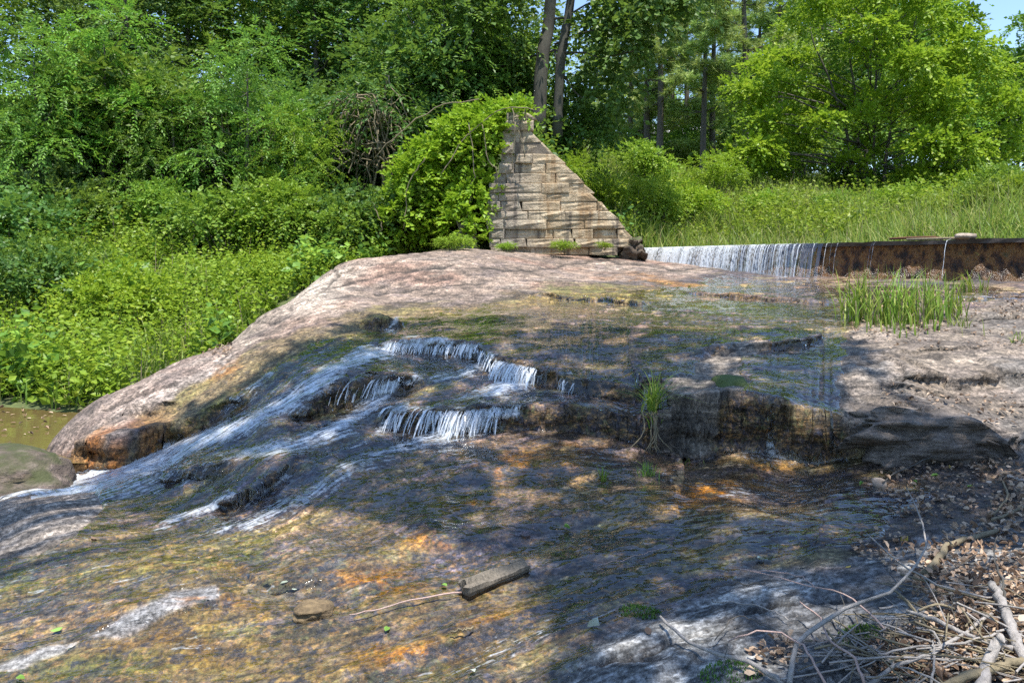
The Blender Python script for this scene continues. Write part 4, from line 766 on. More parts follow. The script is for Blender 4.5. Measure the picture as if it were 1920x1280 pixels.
for px_, d, key, sc, ml, lab in [
 (-70,16.5,'bush3',1.2,'leaf_dark','low dark bush off the left end of the bank'),(20,15.8,'bush3',1.2,'leaf_dark','low dark bush at the left end of the bank'),(95,18,'bush',1.0,'leaf_blue','bluish bush below the feathery shrub on the left bank'),(190,18.2,'bush3',.9,'leaf_mid','round mid green bush on the bank below the hollow'),
 (315,18.0,'bush',.75,'leaf_herb','light green bush with sunlit leaves below the bare vines'),(420,17.2,'bush3',1.1,'leaf_herb','bright rounded bush in the middle of the bank top'),(520,17.6,'bush',.85,'leaf_bright','yellow green bush in the sun below the brown thicket'),
 (605,17.4,'bush3',1.0,'leaf_herb','bright bush with pale flower heads on the bank top'),(680,18.2,'bush3',1.05,'leaf_dark','dark low bush in the shade left of the vine mound'),(760,18.8,'bush3',1.05,'leaf_mid','low bush in the gap at the foot of the vine mound'),
 (40,13.2,'bush3',.85,'leaf_dark','shaded bush low on the bank above the pool'),(110,14.2,'bush3',.75,'leaf_herb','light leafy bush in the middle of the left bank'),(230,12.8,'bush3',.75,'leaf_lime','lime green bush halfway down the left bank')]:
    place(key, 'bush', X(px_, d), d, lab, 'bush', ml, G3, sc)
G12 = 'young feathery trees standing out of the forest edge'
for px_, d, key, sc, ml, lab in [(70,18.6,'ash',.74,'leaf_mid','feathery sapling with drooping fronds at the left edge of the bank top'),(185,19.6,'ash',.8,'leaf_herb','yellow green feathery sapling leaning out of the left forest'),(330,19.4,'ash',.55,'leaf_mid','feathery sapling rising from the middle of the left bushes'),(455,19.2,'ash',.72,'leaf_mid','sunlit feathery sapling above the hanging bare vines'),(560,18.7,'ash',.48,'leaf_bright','small bright feathery sapling below the brown thicket'),(845,21.5,'ash',.9,'leaf_mid','feathery sapling behind the vine mound')]:
    place(key, 'sapling', X(px_, d), d, lab, 'sapling', ml, G12, sc)
# twin trunk tree
def twin():
    d = 21.4; x = X(1015, d); z = zat(178, d); r = empty('twin_trunk_tree', (x, d, z), 'dark shady tree with two leaning trunks behind the ruined wall', 'tree'); k = d / F
    for P, rr in (([(1008,200),(1016,120),(1028,50),(1036,-40),(1046,-150)], .19), ([(1044,200),(1052,110),(1066,30),(1076,-60),(1082,-160)], .135)):
        mb = MB(); p3 = np.array([[(a - 1015) * k, RNG.normal(0, .05), (178 - b) * k] for a, b in P]); p3[0, 2] -= .8; tube(mb, curve(p3, 16), np.linspace(rr, rr * .7, 16) * np.r_[1.25, np.ones(15)], 12, wob=.1); mb.obj('trunk', M['darkbark'], r, True)
    bl_ = []; T = MB()
    for (a, b, rp, dy) in [(880,40,60,1),(930,100,60,.5),(850,120,50,1),(925,20,60,-.5),(1000,-110,60,1.5),(900,-60,80,0),(1140,60,50,-.5),(1150,120,45,-.8),(1190,60,55,-1),(1240,20,50,-1.2),(1125,150,38,.5),(1170,0,60,0),(1280,10,40,-1),(1170,-70,80,0),(1260,-60,70,0),(1085,20,40,2.2),(970,140,40,2.2),(1130,180,30,0),(880,170,40,1.2),(1160,185,30,-.6),(1210,110,30,-1)]:
        bl_.append(((a - 1015) * k, dy, (178 - b) * k, rp * k, .8))
        if len(bl_) % 3 == 0: tube(T, curve([((1040 - 1015) * k, 0, max((178 - b) * k * .8, 1.2)), ((a - 1015) * k * .6, dy * .5, (178 - b) * k * .95), ((a - 1015) * k, dy, (178 - b) * k)], 8, .04), np.linspace(.035, .01, 8), 5)
    T.obj('branch', M['darkbark'], r, True); mb = MB(); crown(mb, bl_, 1750, .55, 8, .17, .42, droop=.5, jit=.45); mb.obj('crown', M['leaf_dark'], r)
twin()
# big bright tree on the right bank
def bright():
    d = 30.; x = X(1640, d); z = gz(x, d); r = empty('bright_tree', (x, d, z), 'big bright yellow green tree with spreading boughs on the right bank', 'tree'); k = d / F; T = MB(); bl_ = []
    y0 = HY - (z - EYE) / k
    for (x0, top) in ((-25, -60), (10, -100), (40, -40), (-60, 60)): tube(T, curve([(x0 * k * .3, 0, -.3), (x0 * k, RNG.normal(0, .3), (y0 - 230) * k), (x0 * k * 2.2, RNG.normal(0, .6), (y0 - top) * k)], 12, .04), np.linspace(.085, .015, 12), 8)
    T.obj('trunk', M['bark'], r, True); T = MB()
    for rowy, xa, xb, n in ((-60,1520,1790,6),(-10,1490,1830,7),(45,1460,1820,8),(100,1430,1830,8),(155,1420,1850,9),(205,1410,1870,9),(255,1420,1880,9),(295,1400,1890,9),(335,1480,1860,7),(372,1560,1840,5)):
        for q_ in range(n):
            a = xa + (xb - xa) * (q_ + .5) / n + RNG.normal(0, 10); b = rowy + RNG.normal(0, 13); e = abs((a - 1640) / 240); dy = RNG.uniform(-1, 1) * 3.6 * math.sqrt(max(.05, 1 - e * e))
            c = ((a - 1640) * k, dy, (y0 - b) * k); bl_.append((*c, RNG.uniform(.42, .85), .5)); tube(T, curve([(c[0] * .12, 0, c[2] * .78), (c[0] * .6, dy * .6, c[2] * .93), c], 6, .05), np.linspace(.026, .008, 6), 5)
    for a, b in ((1385,170),(1400,185),(1440,170),(1410,240),(1390,292),(1420,285),(1380,295)): c = ((a - 1640) * k, RNG.uniform(-2, 0), (y0 - b) * k); bl_.append((*c, .55, .45)); tube(T, curve([(c[0] * .12, 0, c[2] * .8), (c[0] * .6, c[1] * .6, c[2] * .95), c], 6, .05), np.linspace(.05, .012, 6), 5)
    T.obj('branch', M['bark'], r, True); mb = MB(); crown(mb, bl_, 8200, .60, 8, .165, .38, up=.8, droop=.3, inner=.45); mb.obj('crown', M['leaf_lime'], r)
bright()
# pines
G4 = 'tall pines behind the right bank'
for px_, d, key, sc, lab in [
 (1150,47,'pine2',1.,'slender pine just right of the dark overhanging leaves'),(1183,42,'pine',.95,'first straight pine right of the ruined wall'),(1213,40,'pine2',1.05,'pine with a bare lower trunk right of the wall'),
 (1234,39,'pine3',1.,'pine with reddish trunk beside the hidden house'),(1262,50,'pine',1.,'pine rising behind the pale roof'),(1288,46,'pine2',1.1,'pine with drooping tufts right of the pale roof'),
 (1316,38,'pine3',.9,'thin tan stemmed pine in the middle of the pine stand'),(1336,41,'pine',1.05,'stout pine in the middle of the pine stand'),(1366,48,'pine2',1.,'pine in the shade behind the stout one'),
 (1393,37,'pine3',1.05,'bluish trunked pine left of the big bright tree'),(1425,46,'pine',1.,'pine half hidden by the lowest boughs of the bright tree'),(1462,44,'pine2',1.1,'pine closest to the bright tree crown'),
 (1500,52,'pine',1.05,'pine seen over the left shoulder of the bright tree'),(1120,58,'pine2',1.,'distant pine seen below the dark overhanging leaves'),(1545,56,'pine',1.1,'distant pine above the bright tree')]:
    place(key, 'pine_tree', X(px_, d), d, lab, 'pine', 'leaf_pine', G4, (sc, sc, sc * .74), mtrunk='pinebark')
G5 = 'background trees beyond the pines'
for px_, d, key, sc, ml, lab in [
 (1160,76,'far',.85,'leaf_bright','light tree far behind the first pines'),(1250,72,'far',.8,'leaf_bright','leafy tree behind the hidden house'),(1350,70,'far',.85,'leaf_bright','green tree far behind the stout pine'),
 (1440,74,'far',.9,'leaf_bright','green tree far behind the left side of the bright tree'),(1560,66,'far',1.,'leaf_mid','tree hidden behind the middle of the bright tree'),(1700,60,'far',1.05,'leaf_mid','tree behind the right half of the bright tree'),(1880,52,'far',.72,'leaf_blue','bluish tree under the open sky at the right edge'),(1975,50,'far',.9,'leaf_mid','mid green tree past the right edge under the open sky'),
 (1620,46,'far',.95,'leaf_mid','leafy tree behind the trunk of the bright tree'),(1730,48,'far',1.0,'leaf_herb','light tree behind the right boughs of the bright tree'),(1500,62,'far',1.1,'leaf_mid','tree at the back between the pines and the bright tree'),
 (1905,64,'far',.95,'leaf_dark','tall dark tree against the blue sky at the right edge'),(1830,58,'far',.75,'leaf_mid','tree peeping out between the bright tree and the open sky'),(2080,45,'far',.9,'leaf_mid','broad tree outside the right edge of the view'),(980,65,'far',1.0,'leaf_mid','tree far behind the vine mound')]:
    place(key, 'background_tree', X(px_, d), d, lab, 'tree', ml, G5, sc)
G6 = 'low shrubs among the pines'
for px_, d, key, sc, ml, lab in [
 (1130,44,'bush',1.6,'leaf_herb','light undergrowth bush at the foot of the first pine'),(1200,48,'bush3',2.,'leaf_lime','yellow green undergrowth bush between the first pines'),(1275,43,'bush',1.7,'leaf_herb','undergrowth bush in front of the pale roof'),(1345,46,'bush3',1.5,'leaf_mid','dark undergrowth bush behind the stout pine'),(1420,42,'bush',2.,'leaf_dark','dark undergrowth bush beside the bluish trunked pine'),(1375,52,'bush',2.4,'leaf_mid','tall undergrowth bush at the back of the pine stand'),(1500,41,'bush',1.9,'leaf_dark','dark bush in the shade under the bright tree')]:
    place(key, 'shrub', X(px_, d), d, lab, 'shrub', ml, G6, sc)
G7 = 'bushes on the sunny right bank'
for px_, d, key, sc, ml, lab in [
 (1075,20.3,'bush2',.62,'leaf_lime','bright young leafy shoot beside the top of the wall'),(1120,21,'bush3',.65,'leaf_lime','lime bush on the slope beside the wall edge'),(1180,22,'bush2',.7,'leaf_lime','feathery green bush on the slope right of the wall'),(1235,23,'bush',.75,'leaf_bright','round green bush on the slope behind the weir end'),
 (1300,24,'bush3',.9,'leaf_lime','yellow green bush at the foot of the grassy bank'),(1210,26,'bush',.9,'leaf_bright','bright bush below the pines on the slope top'),(1345,28,'bush2',.9,'leaf_lime','green bush in the middle of the grassy bank'),(1430,25,'bush3',.6,'leaf_bright','small bright bush in the tall grass'),
 (1560,24,'bush3',.6,'leaf_herb','small green bush in the grass above the weir middle'),(1690,23,'bush3',.75,'leaf_bright','bright bush in the grass below the big tree'),(1850,20,'bush',.72,'leaf_herb','green bush near the right end of the grassy bank'),(1590,31.5,'bush',.95,'leaf_herb','shaded bush under the left half of the big bright tree'),(1670,32,'bush3',1.1,'leaf_mid','dark bush at the foot of the big bright tree'),(1745,31.5,'bush',1.0,'leaf_herb','green bush under the right half of the big bright tree'),(1815,32,'bush3',1.15,'leaf_mid','low dark bush between the big bright tree and the right edge'),(1920,19,'bush3',.85,'leaf_bright','bright bush at the right edge above the weir')]:
    place(key, 'bush', X(px_, d), d, lab, 'bush', ml, G7, sc)
# house glimpsed through the pines
def house():
    d = 57.; x = X(1262, d); r = empty('house', (x, d, zat(292, d)), 'pale roofed house glimpsed between the pine trunks', 'house'); wm = simple('house_wall', [(.3, (.35, .33, .30)), (.7, (.45, .43, .4))], 2); rm = simple('house_roof', [(.3, (.62, .62, .64)), (.7, (.75, .75, .76))], 2)
    mb = MB(); a, b, h = 2.1, 2.2, 1.2; mb.add([(-a, -b, -1), (a, -b, -1), (a, b, -1), (-a, b, -1), (-a, -b, h), (a, -b, h), (a, b, h), (-a, b, h)], [(0, 1, 5, 4), (1, 2, 6, 5), (2, 3, 7, 6), (3, 0, 4, 7)], var=.5); mb.obj('wall', wm, r)
    mb = MB(); e = .3; mb.add([(-a - e, -b - e, h - .05), (a + e, -b - e, h - .05), (a + e, 0, h + .9), (-a - e, 0, h + .9), (-a - e, b + e, h - .05), (a + e, b + e, h - .05), (-a - e, -b - e, h + .06), (a + e, -b - e, h + .06), (a + e, 0, h + 1.02), (-a - e, 0, h + 1.02), (-a - e, b + e, h + .06), (a + e, b + e, h + .06)], [(6, 7, 8, 9), (9, 8, 11, 10), (0, 1, 7, 6), (0, 3, 2, 1), (4, 5, 2, 3)], [], var=.5); mb.obj('roof', rm, r)
    mb = MB(); mb.add([(-.6, -b - .02, 0), (.3, -b - .02, 0), (.3, -b - .02, .9), (-.6, -b - .02, .9)], [(0, 1, 2, 3)], var=.5); mb.obj('window', simple('dark_glass', [(.3, (.03, .03, .04)), (.7, (.06, .06, .08))], 2, .1), r)
house()
# vine mound over the wall's left side
def vine():
    d = 17.7; o0 = W(850, 466, d); r = empty('vine', o0, 'bright green climbing vine heaped over the left side of the ruined wall', 'vine'); k = d / F; bl_ = []
    for (a, b, rp, dy) in [(760,400,45,.3),(735,430,35,.2),(775,340,50,.4),(815,300,52,.6),(850,262,48,.7),(892,232,40,.7),(935,208,24,.5),(968,202,20,.45),(860,330,42,.5),(885,300,36,.3),(825,360,36,.5),(880,390,38,-.1),(868,425,30,-.3),(900,360,28,-.1),(910,290,26,.1),(845,400,26,.1),(900,255,34,.4),(920,232,22,.2),(790,440,26,.5),(890,445,18,-.5),(800,400,40,.9),(850,225,22,1.0),(985,208,14,.15),(955,215,16,-.05),(925,250,22,-.1),(930,290,14,-.1),(1005,225,9,.2),(775,300,30,1.2),(740,350,30,1.2),(720,390,26,.8)]:
        bl_.append(((a - 850) * k, dy, (466 - b) * k, rp * k, .9))
    mb = MB(); crown(mb, bl_, 2000, .36, 11, .115, .34, up=.9, pinn=True, droop=.25, jit=.3, inner=.15); mb.obj('foliage', M['leaf_vine'], r)
    for L in [[(705,300),(760,250),(830,205),(900,195)],[(700,380),(720,420),(715,445)],[(830,330),(870,270),(940,212),(1000,216)],[(905,240),(915,300),(935,330),(925,360)],[(880,235),(890,330),(868,440)],[(960,212),(965,260),(955,330)],[(850,400),(880,455),(900,466)],[(760,430),(770,350),(800,300)],[(985,214),(975,250),(983,300)]]:
        P = np.array([[(a - 850) * k, -.35 + RNG.normal(0, .05) - (.15 if a > 895 else 0), (466 - b) * k] for a, b in L]); mb = MB(); tube(mb, curve(P, 14, .02), .012, 5); mb.obj('stem', M['stem'], r, True)
vine()
# brown twiggy thicket and hanging bare vines in the forest shade
def thicket():
    d = 20.; o0 = W(690, 330, d); k = d / F; r = empty('dead_thicket', o0, 'brown thicket of dry arching twigs in the shade left of the vine mound', 'thicket'); mb = MB()
    for q_ in range(90):
        a0 = RNG.uniform(650, 745); b0 = RNG.uniform(180, 330); a1 = a0 + RNG.normal(0, 45); b1 = b0 + RNG.uniform(-20, 70); P = [((a0 - 690) * k, RNG.uniform(-.6, .4), (330 - b0) * k), (((a0 + a1) / 2 - 690) * k, RNG.uniform(-.9, .2), (330 - min(b0, b1) + RNG.uniform(0, 25)) * k), ((a1 - 690) * k, RNG.uniform(-.7, .2), (330 - b1) * k)]
        tube(mb, curve(P, 7, .03), RNG.uniform(.008, .02), 4, cap=False)
    mb.obj('twigs', M['stem'], r, True)['kind'] = 'stuff'
    mb = MB(); 
    for q_ in range(6): tube(mb, curve([((RNG.uniform(660, 740) - 690) * k, RNG.uniform(-.4, .4), -1.5), ((RNG.uniform(650, 740) - 690) * k, RNG.uniform(-.4, .4), .3), ((RNG.uniform(650, 740) - 690) * k, 0, 2.)], 8, .04), np.linspace(.04, .015, 8), 5)
    mb.obj('stem', M['stem'], r, True)
    r2 = empty('hanging_vine', W(420, 290, 19.6), 'bare brown vines hanging under the sunlit shrub at the forest edge', 'vine'); mb = MB()
    for q_ in range(34): a0 = RNG.uniform(345, 520); tube(mb, curve([((a0 - 420) * k, RNG.uniform(-.3, .3), (290 - 215) * k), ((a0 + RNG.normal(0, 12) - 420) * k, RNG.uniform(-.3, .1), .3), ((a0 + RNG.normal(0, 20) - 420) * k, RNG.uniform(-.3, .3), RNG.uniform(-.6, .1))], 7, .03), RNG.uniform(.005, .013), 4, cap=False)
    mb.obj('stems', M['stem'], r2, True)['kind'] = 'stuff'
thicket()
# ------------------------------------------------------------------ ground cover
def herbs(n, xs, ys, test, h0, h1, ll, name, m, label, k=9, lw=.34, up=.7):
    x = RNG.uniform(*xs, n); y = RNG.uniform(*ys, n); z = ground(x, y) ; ok = test(x, y, z); x, y, z = x[ok], y[ok], z[ok]; n = len(x)
    P = np.c_[x, y, z - .03]; H = RNG.uniform(h0, h1, n) * (.65 + 1.1 * vn(x * .9, y * .9, 5)); A = np.c_[RNG.normal(0, .25, n), RNG.normal(0, .25, n), np.ones(n)]; mb = MB()
    # whorled plant: leaves in all directions round an upright stem
    t = (np.arange(k) + 1.2) / (k + .2); az = np.arange(k) * 2.4; base = P[:, None] + (norm(A)[:, None] * (H[:, None] * t[None])[..., None])
    a2 = az[None] + RNG.uniform(0, 6.28, (n, 1)) + RNG.normal(0, .4, (n, k)); el = RNG.normal(.15, .35, (n, k)); D = np.stack([np.cos(a2) * np.cos(el), np.sin(a2) * np.cos(el), np.sin(el)], -1)
    NN = norm(np.array([0, 0, up]) + RNG.normal(0, .4, (n, k, 3))); Cc = norm(np.cross(NN, D)); NN = np.cross(D, Cc); s = (ll * RNG.uniform(.6, 1.25, (n, k)) * (1.15 - .4 * t))[..., None]; hh = s * lw
    V = np.stack([base, base + D * s * .45 + Cc * hh + NN * s * .1, base + D * s, base + D * s * .45 - Cc * hh + NN * s * .1], 2).reshape(-1, 3); m_ = n * k; i = np.arange(m_)[:, None] * 4
    mb.add(V, None, np.concatenate([i + np.array([[0, 1, 2]]), i + np.array([[0, 2, 3]])], 1).reshape(-1, 3), np.repeat(np.repeat(RNG.random(n) * .5 + .0, k) * (1) + RNG.random(m_) * .5, 4))
    kind(mb.obj(name, m), 'stuff', label)
def rockz(x, y):
    r = rock_base(np.c_[np.clip(x / y, -.94, 1.05), np.log(y)]); return np.where((x / y > -.94) & (x / y < 1.05), r, -9)
def bankL(x, y, z):
    e = np.where(y < 19, z - rockz(x, y), 9); return (z > .03) & (e > .10) & (x / y > -.95) & (x < -.3)
herbs(13000, (-13, -.4), (9.0, 19.5), lambda x, y, z: bankL(x, y, z) & (vn(x * 1.3, y * 1.3, 31) > .27), .25, .6, .12, 'ground_cover', M['leaf_bright'], 'dense bright green leafy weeds covering the left bank')
herbs(1500, (-13, -.5), (9.0, 19.), lambda x, y, z: bankL(x, y, z) & (vn(x * .9, y * .9, 17) > .45), .5, 1.0, .09, 'weeds', M['leaf_lime'], 'tall yellow green weeds standing out of the left bank', k=16, lw=.28)
herbs(4600, (-13, -.8), (9.0, 19.5), lambda x, y, z: bankL(x, y, z) & (vn(x * .6, y * .6, 9) > .5), .3, .85, .19, 'weeds', M['leaf_mid'], 'darker patches of broad leaved weeds on the left bank', lw=.4)
herbs(4600, (.6, 14), (19.5, 34), lambda x, y, z: (z > 2.2) & (vn(x * .5, y * .5, 3) > .35), .4, .9, .15, 'weeds', M['leaf_bright'], 'bright leafy weeds among the grass of the right bank')
herbs(5200, (-24, 3), (19, 30), lambda x, y, z: z > 2, .3, .8, .2, 'undergrowth', M['leaf_dark'], 'dark leafy undergrowth on the forest floor')
def grassfield(n, xs, ys, test, H, wd, name, m, label, lean=.6):
    x = RNG.uniform(*xs, n); y = RNG.uniform(*ys, n); z = ground(x, y); ok = test(x, y, z); P = np.c_[x, y, z - .02][ok]; mb = MB(); blades(mb, P, H * (.5 + 1.0 * vn(P[:, 0] * .7, P[:, 1] * .7, 8)), wd, lean); kind(mb.obj(name, m), 'stuff', label)
grassfield(15000, (-13, -.4), (9.0, 18.5), lambda x, y, z: bankL(x, y, z) & (vn(x * .5 + 9, y * .5, 4) > .38), .5, .011, 'grass', M['grass'], 'grass blades among the weeds of the left bank')
def bankR(x, y, z):
    s = (x - WA_[0]) * wdir[0] + (y - WA_[1]) * wdir[1]; off = (x - WA_[0]) * wn[0] + (y - WA_[1]) * wn[1]; return (off < -.5) & (x / y > .02)
grassfield(42000, (1., 16), (12, 36), bankR, .85, .014, 'meadow_grass', M['grass'], 'tall pale green meadow grass on the sunny right bank', .7)
grassfield(9000, (2, 30), (34, 55), lambda x, y, z: z > 0, .9, .03, 'meadow_grass', M['grass'], 'tall grass far up the right bank below the pines', .6)
grassfield(900, (-13, -.4), (9.0, 18.5), bankL, .75, .007, 'dry_stalks', M['stem'], 'dry brown stalks standing among the weeds of the left bank', .25)
grassfield(1500, (1.5, 15), (13, 30), bankR, 1.0, .007, 'dry_stalks', M['stem'], 'dry brown seed stalks in the meadow grass', .4)
# reeds and tufts on the rock
def tuft(px_, py_, n, H, spread, wd, label, m='reed', name='grass_tuft', cat='grass tuft', group=None, lean=.5, hang=0):
    p = at(px_, py_); r = empty(name, p, label, cat, group); x = RNG.normal(0, spread, n); y = RNG.normal(0, spread, n); z = rock_at(p[0] + x, p[1] + y) - p[2]; z = np.clip(z, -.15, .15)
    mb = MB(); blades(mb, np.c_[x, y, z - .01], H, wd, lean, 4); mb.obj('blades', M[m], r)['kind'] = 'stuff'
    mb = MB(); nd = max(4, n // 4); blades(mb, np.c_[x, y, z - .01][:nd] + RNG.normal(0, .02, (nd, 3)) * [1, 1, 0], H * .8, wd * .7, lean * 1.7, 4); mb.obj('dead_blades', M['stem'], r)['kind'] = 'stuff'; return r
G8 = 'clumps of tall grass on the rock below the weir'
for a, b, n_, H, sp, lab in [(1600,600,46,.62,.10,'tall grass clump at the left end of the reed bed'),(1628,606,40,.5,.11,'grass clump second from the left in the reed bed'),(1655,602,44,.66,.13,'tall arching grass clump left of the reed bed middle'),(1690,605,46,.7,.13,'tallest grass clump in the reed bed middle'),(1725,604,44,.62,.13,'dense grass clump right of the reed bed middle'),(1755,600,36,.55,.12,'grass clump with pale blades near the right end of the reed bed'),(1785,590,26,.5,.10,'sparse grass clump at the right end of the reed bed'),(1818,548,20,.36,.06,'small grass clump below the weir right of the reed bed'),(1680,618,40,.26,.3,'short yellowish grass in front of the reed bed')]: tuft(a, b, n_, H, sp, .011, lab, group=G8, name='reed_clump')
p = at(1220, 745); 
def ledgetuft():
    p = at(1222, 772); r = empty('grass_tuft', p + np.array([0, -.05, .02]), 'green grass clump with hanging roots growing on the dark ledge', 'grass tuft'); mb = MB(); n = 70
    blades(mb, RNG.normal(0, .035, (n, 3)) * [1, 1, .3], .40, .007, 1.5, 4); blades(mb, RNG.normal(0, .03, (16, 3)) + [0, -.04, -.1], .22, .006, 1.2, 3); mb.obj('blades', M['reed'], r)['kind'] = 'stuff'
    for q_ in range(9): 
        x0 = RNG.normal(0, .03); mb = MB(); tube(mb, curve([(x0, -.03, 0), (x0 + RNG.normal(0, .02), -.12, -.17), (x0 * 2.2 + RNG.normal(0, .04), -.16, -.31)], 8, .006), np.linspace(.008, .003, 8), 5); mb.obj('root', M['stem'], r, True)
ledgetuft()
for a, b, n_, H, sp, lab in [(1132,900,26,.12,.02,'small green grass tuft in the water left of the hanging roots'),(1215,890,36,.13,.05,'small grass tuft at the bottom of the hanging roots'),(1300,846,24,.08,.05,'little green weed at the foot of the dark ledge'),(1845,545,20,.2,.05,'green weed below the right end of the weir'),(1800,612,24,.16,.05,'small weed at the right of the reed bed'),(1905,640,14,.14,.03,'tiny bright weed on the tan slab at the right edge')]: tuft(a, b, n_, H, sp, .005, lab, lean=.7)
G9 = 'leafy weeds at the foot of the ruined wall'
for a, b, sc, lab in [(948,470,.13,'leafy weed at the left corner of the wall foot'),(1052,470,.16,'bushy weed under the right half of the wall'),(1118,468,.11,'small weed near the right corner of the wall'),(850,468,.22,'yellowish bush beside the small pier left of the wall')]:
    p = at(a, b); r = empty('weed', (p[0], min(p[1], 17.1), p[2] - .03), lab, 'weed', G9, RNG.uniform(0, 6), (sc * 1.5, sc * 1.5, sc))
    for nm, me in PROTO['bush3']: link(nm, me, M['leaf_bright'] if nm == 'foliage' else M['stem'], r)
# ------------------------------------------------------------------ driftwood, branches, leaves
def log():
    a, b = at(868, 1118), at(988, 1072); r = empty('driftwood_log', (a + b) / 2, 'weathered split grey log lying in the shallow water', 'log'); ax = b - a; L = np.linalg.norm(ax); ax /= L; sd = np.cross(ax, [0, 0, 1]); sd /= np.linalg.norm(sd); up = np.cross(sd, ax)
    mb = MB(); k, n = 26, 14; V = []
    for i in range(k):
        t = i / (k - 1); wv = .056 * (1 - .3 * t) * (1 - .5 * max(0, .04 - t) / .04); hv = .055 * (1 - .3 * t) * (1 if t < .97 else .7)
        for j in range(n):
            th = 2 * math.pi * j / n; cx, sz = math.cos(th), math.sin(th); f = 1 + .5 * float(fbm(np.array([t * 2.5]), np.array([j * 1.7]), 3, 5)[0]) + .16 * math.sin(j * 2.3); step = .72 if (.35 < t < .8 and .2 < th < 1.6) else 1
            V.append(ax * (t - .5) * L + sd * cx * wv * f + up * (max(sz, -.8) * hv * f * step + .035) + ax * (RNG.normal(0, .004) if 0 < i < k - 1 else .05 * float(fbm(np.array([j * .9]), np.array([i * 1.]), 2, 8)[0])))
    V += [ax * -.5 * L + up * .03, ax * .5 * L + up * .03]; i = np.arange(k - 1)[:, None] * n + np.arange(n)[None]; j2 = np.arange(k - 1)[:, None] * n + (np.arange(n)[None] + 1) % n
    q = np.stack([i.ravel(), j2.ravel(), j2.ravel() + n, i.ravel() + n], -1); t = [(k * n, (c + 1) % n, c) for c in range(n)] + [(k * n + 1, (k - 1) * n + c, (k - 1) * n + (c + 1) % n) for c in range(n)]
    mb.add(V, q, t, .5); mb.obj('wood', M['driftwood'], r); mb = MB(); tube(mb, curve([ax * .42 * L + sd * -.03 + up * .03, ax * .5 * L + sd * -.05 + up * .02, ax * .56 * L + sd * -.045 + up * .0], 5), [.022, .018, .008], 7) if 0 else None
    mb = MB(); tube(mb, curve([ax * .3 * L + up * .055 - sd * .03, ax * .45 * L + up * .06 - sd * .035, ax * .52 * L + up * .05 - sd * .03], 6), np.linspace(.02, .012, 6), 6, wob=.3); mb.obj('splinter', M['driftwood'], r)
log()
def stick(P, r0, r1, m, label, lift=0., cat='branch', group=None, n=14, wob=.004, lifts=None, name='branch'):
    Q = []
    for k, (a, b) in enumerate(P):
        l = lifts[k] if lifts else lift; d = hit_grid(ZC, a, b)
        if l > 0:                                  # stand clear of the rock: same pixel, a little nearer
            for _ in range(40):
                p = W(a, b, d)
                if p[2] - float(rock_at(p[0], p[1])) >= l: break
                d *= .988
        Q.append(W(a, b, d))
    return tube_obj(name, curve(Q, n, wob), np.linspace(r0, r1, n) * (.55 if max(r0, r1) < .013 else .72), M[m], label, cat, group, 6)
stick([(655,1152),(720,1140),(800,1118),(865,1110)], .006, .009, 'pinklit_twig', 'thin pale twig trailing left from the driftwood log', .015)
stick([(955,985),(985,990),(1022,998)], .01, .006, 'darktwig', 'short black stick in the shallow water above the log', .01)
stick([(1110,1060),(1180,1045),(1250,1025)], .003, .002, 'pinklit_twig', 'hair thin pale twig on the wet rock right of the log', .01)
stick([(845,1183),(870,1180),(888,1174)], .008, .01, 'stem', 'short brown bark strip below the log', .012)
stick([(0,1203),(50,1200),(100,1192),(150,1180)], .006, .005, 'stem', 'thin twig with withered leaves at the bottom left', .012)
stick([(155,1180),(185,1172),(212,1168)], .003, .002, 'darktwig', 'short dark twig end lying on the grey flat stone', .012)
stick([(1180,968),(1198,962),(1218,955)], .008, .005, 'driftwood', 'tan curled bark scrap on the blue wet rock', .012)
G10 = 'branches and twigs in the bottom right brush pile'
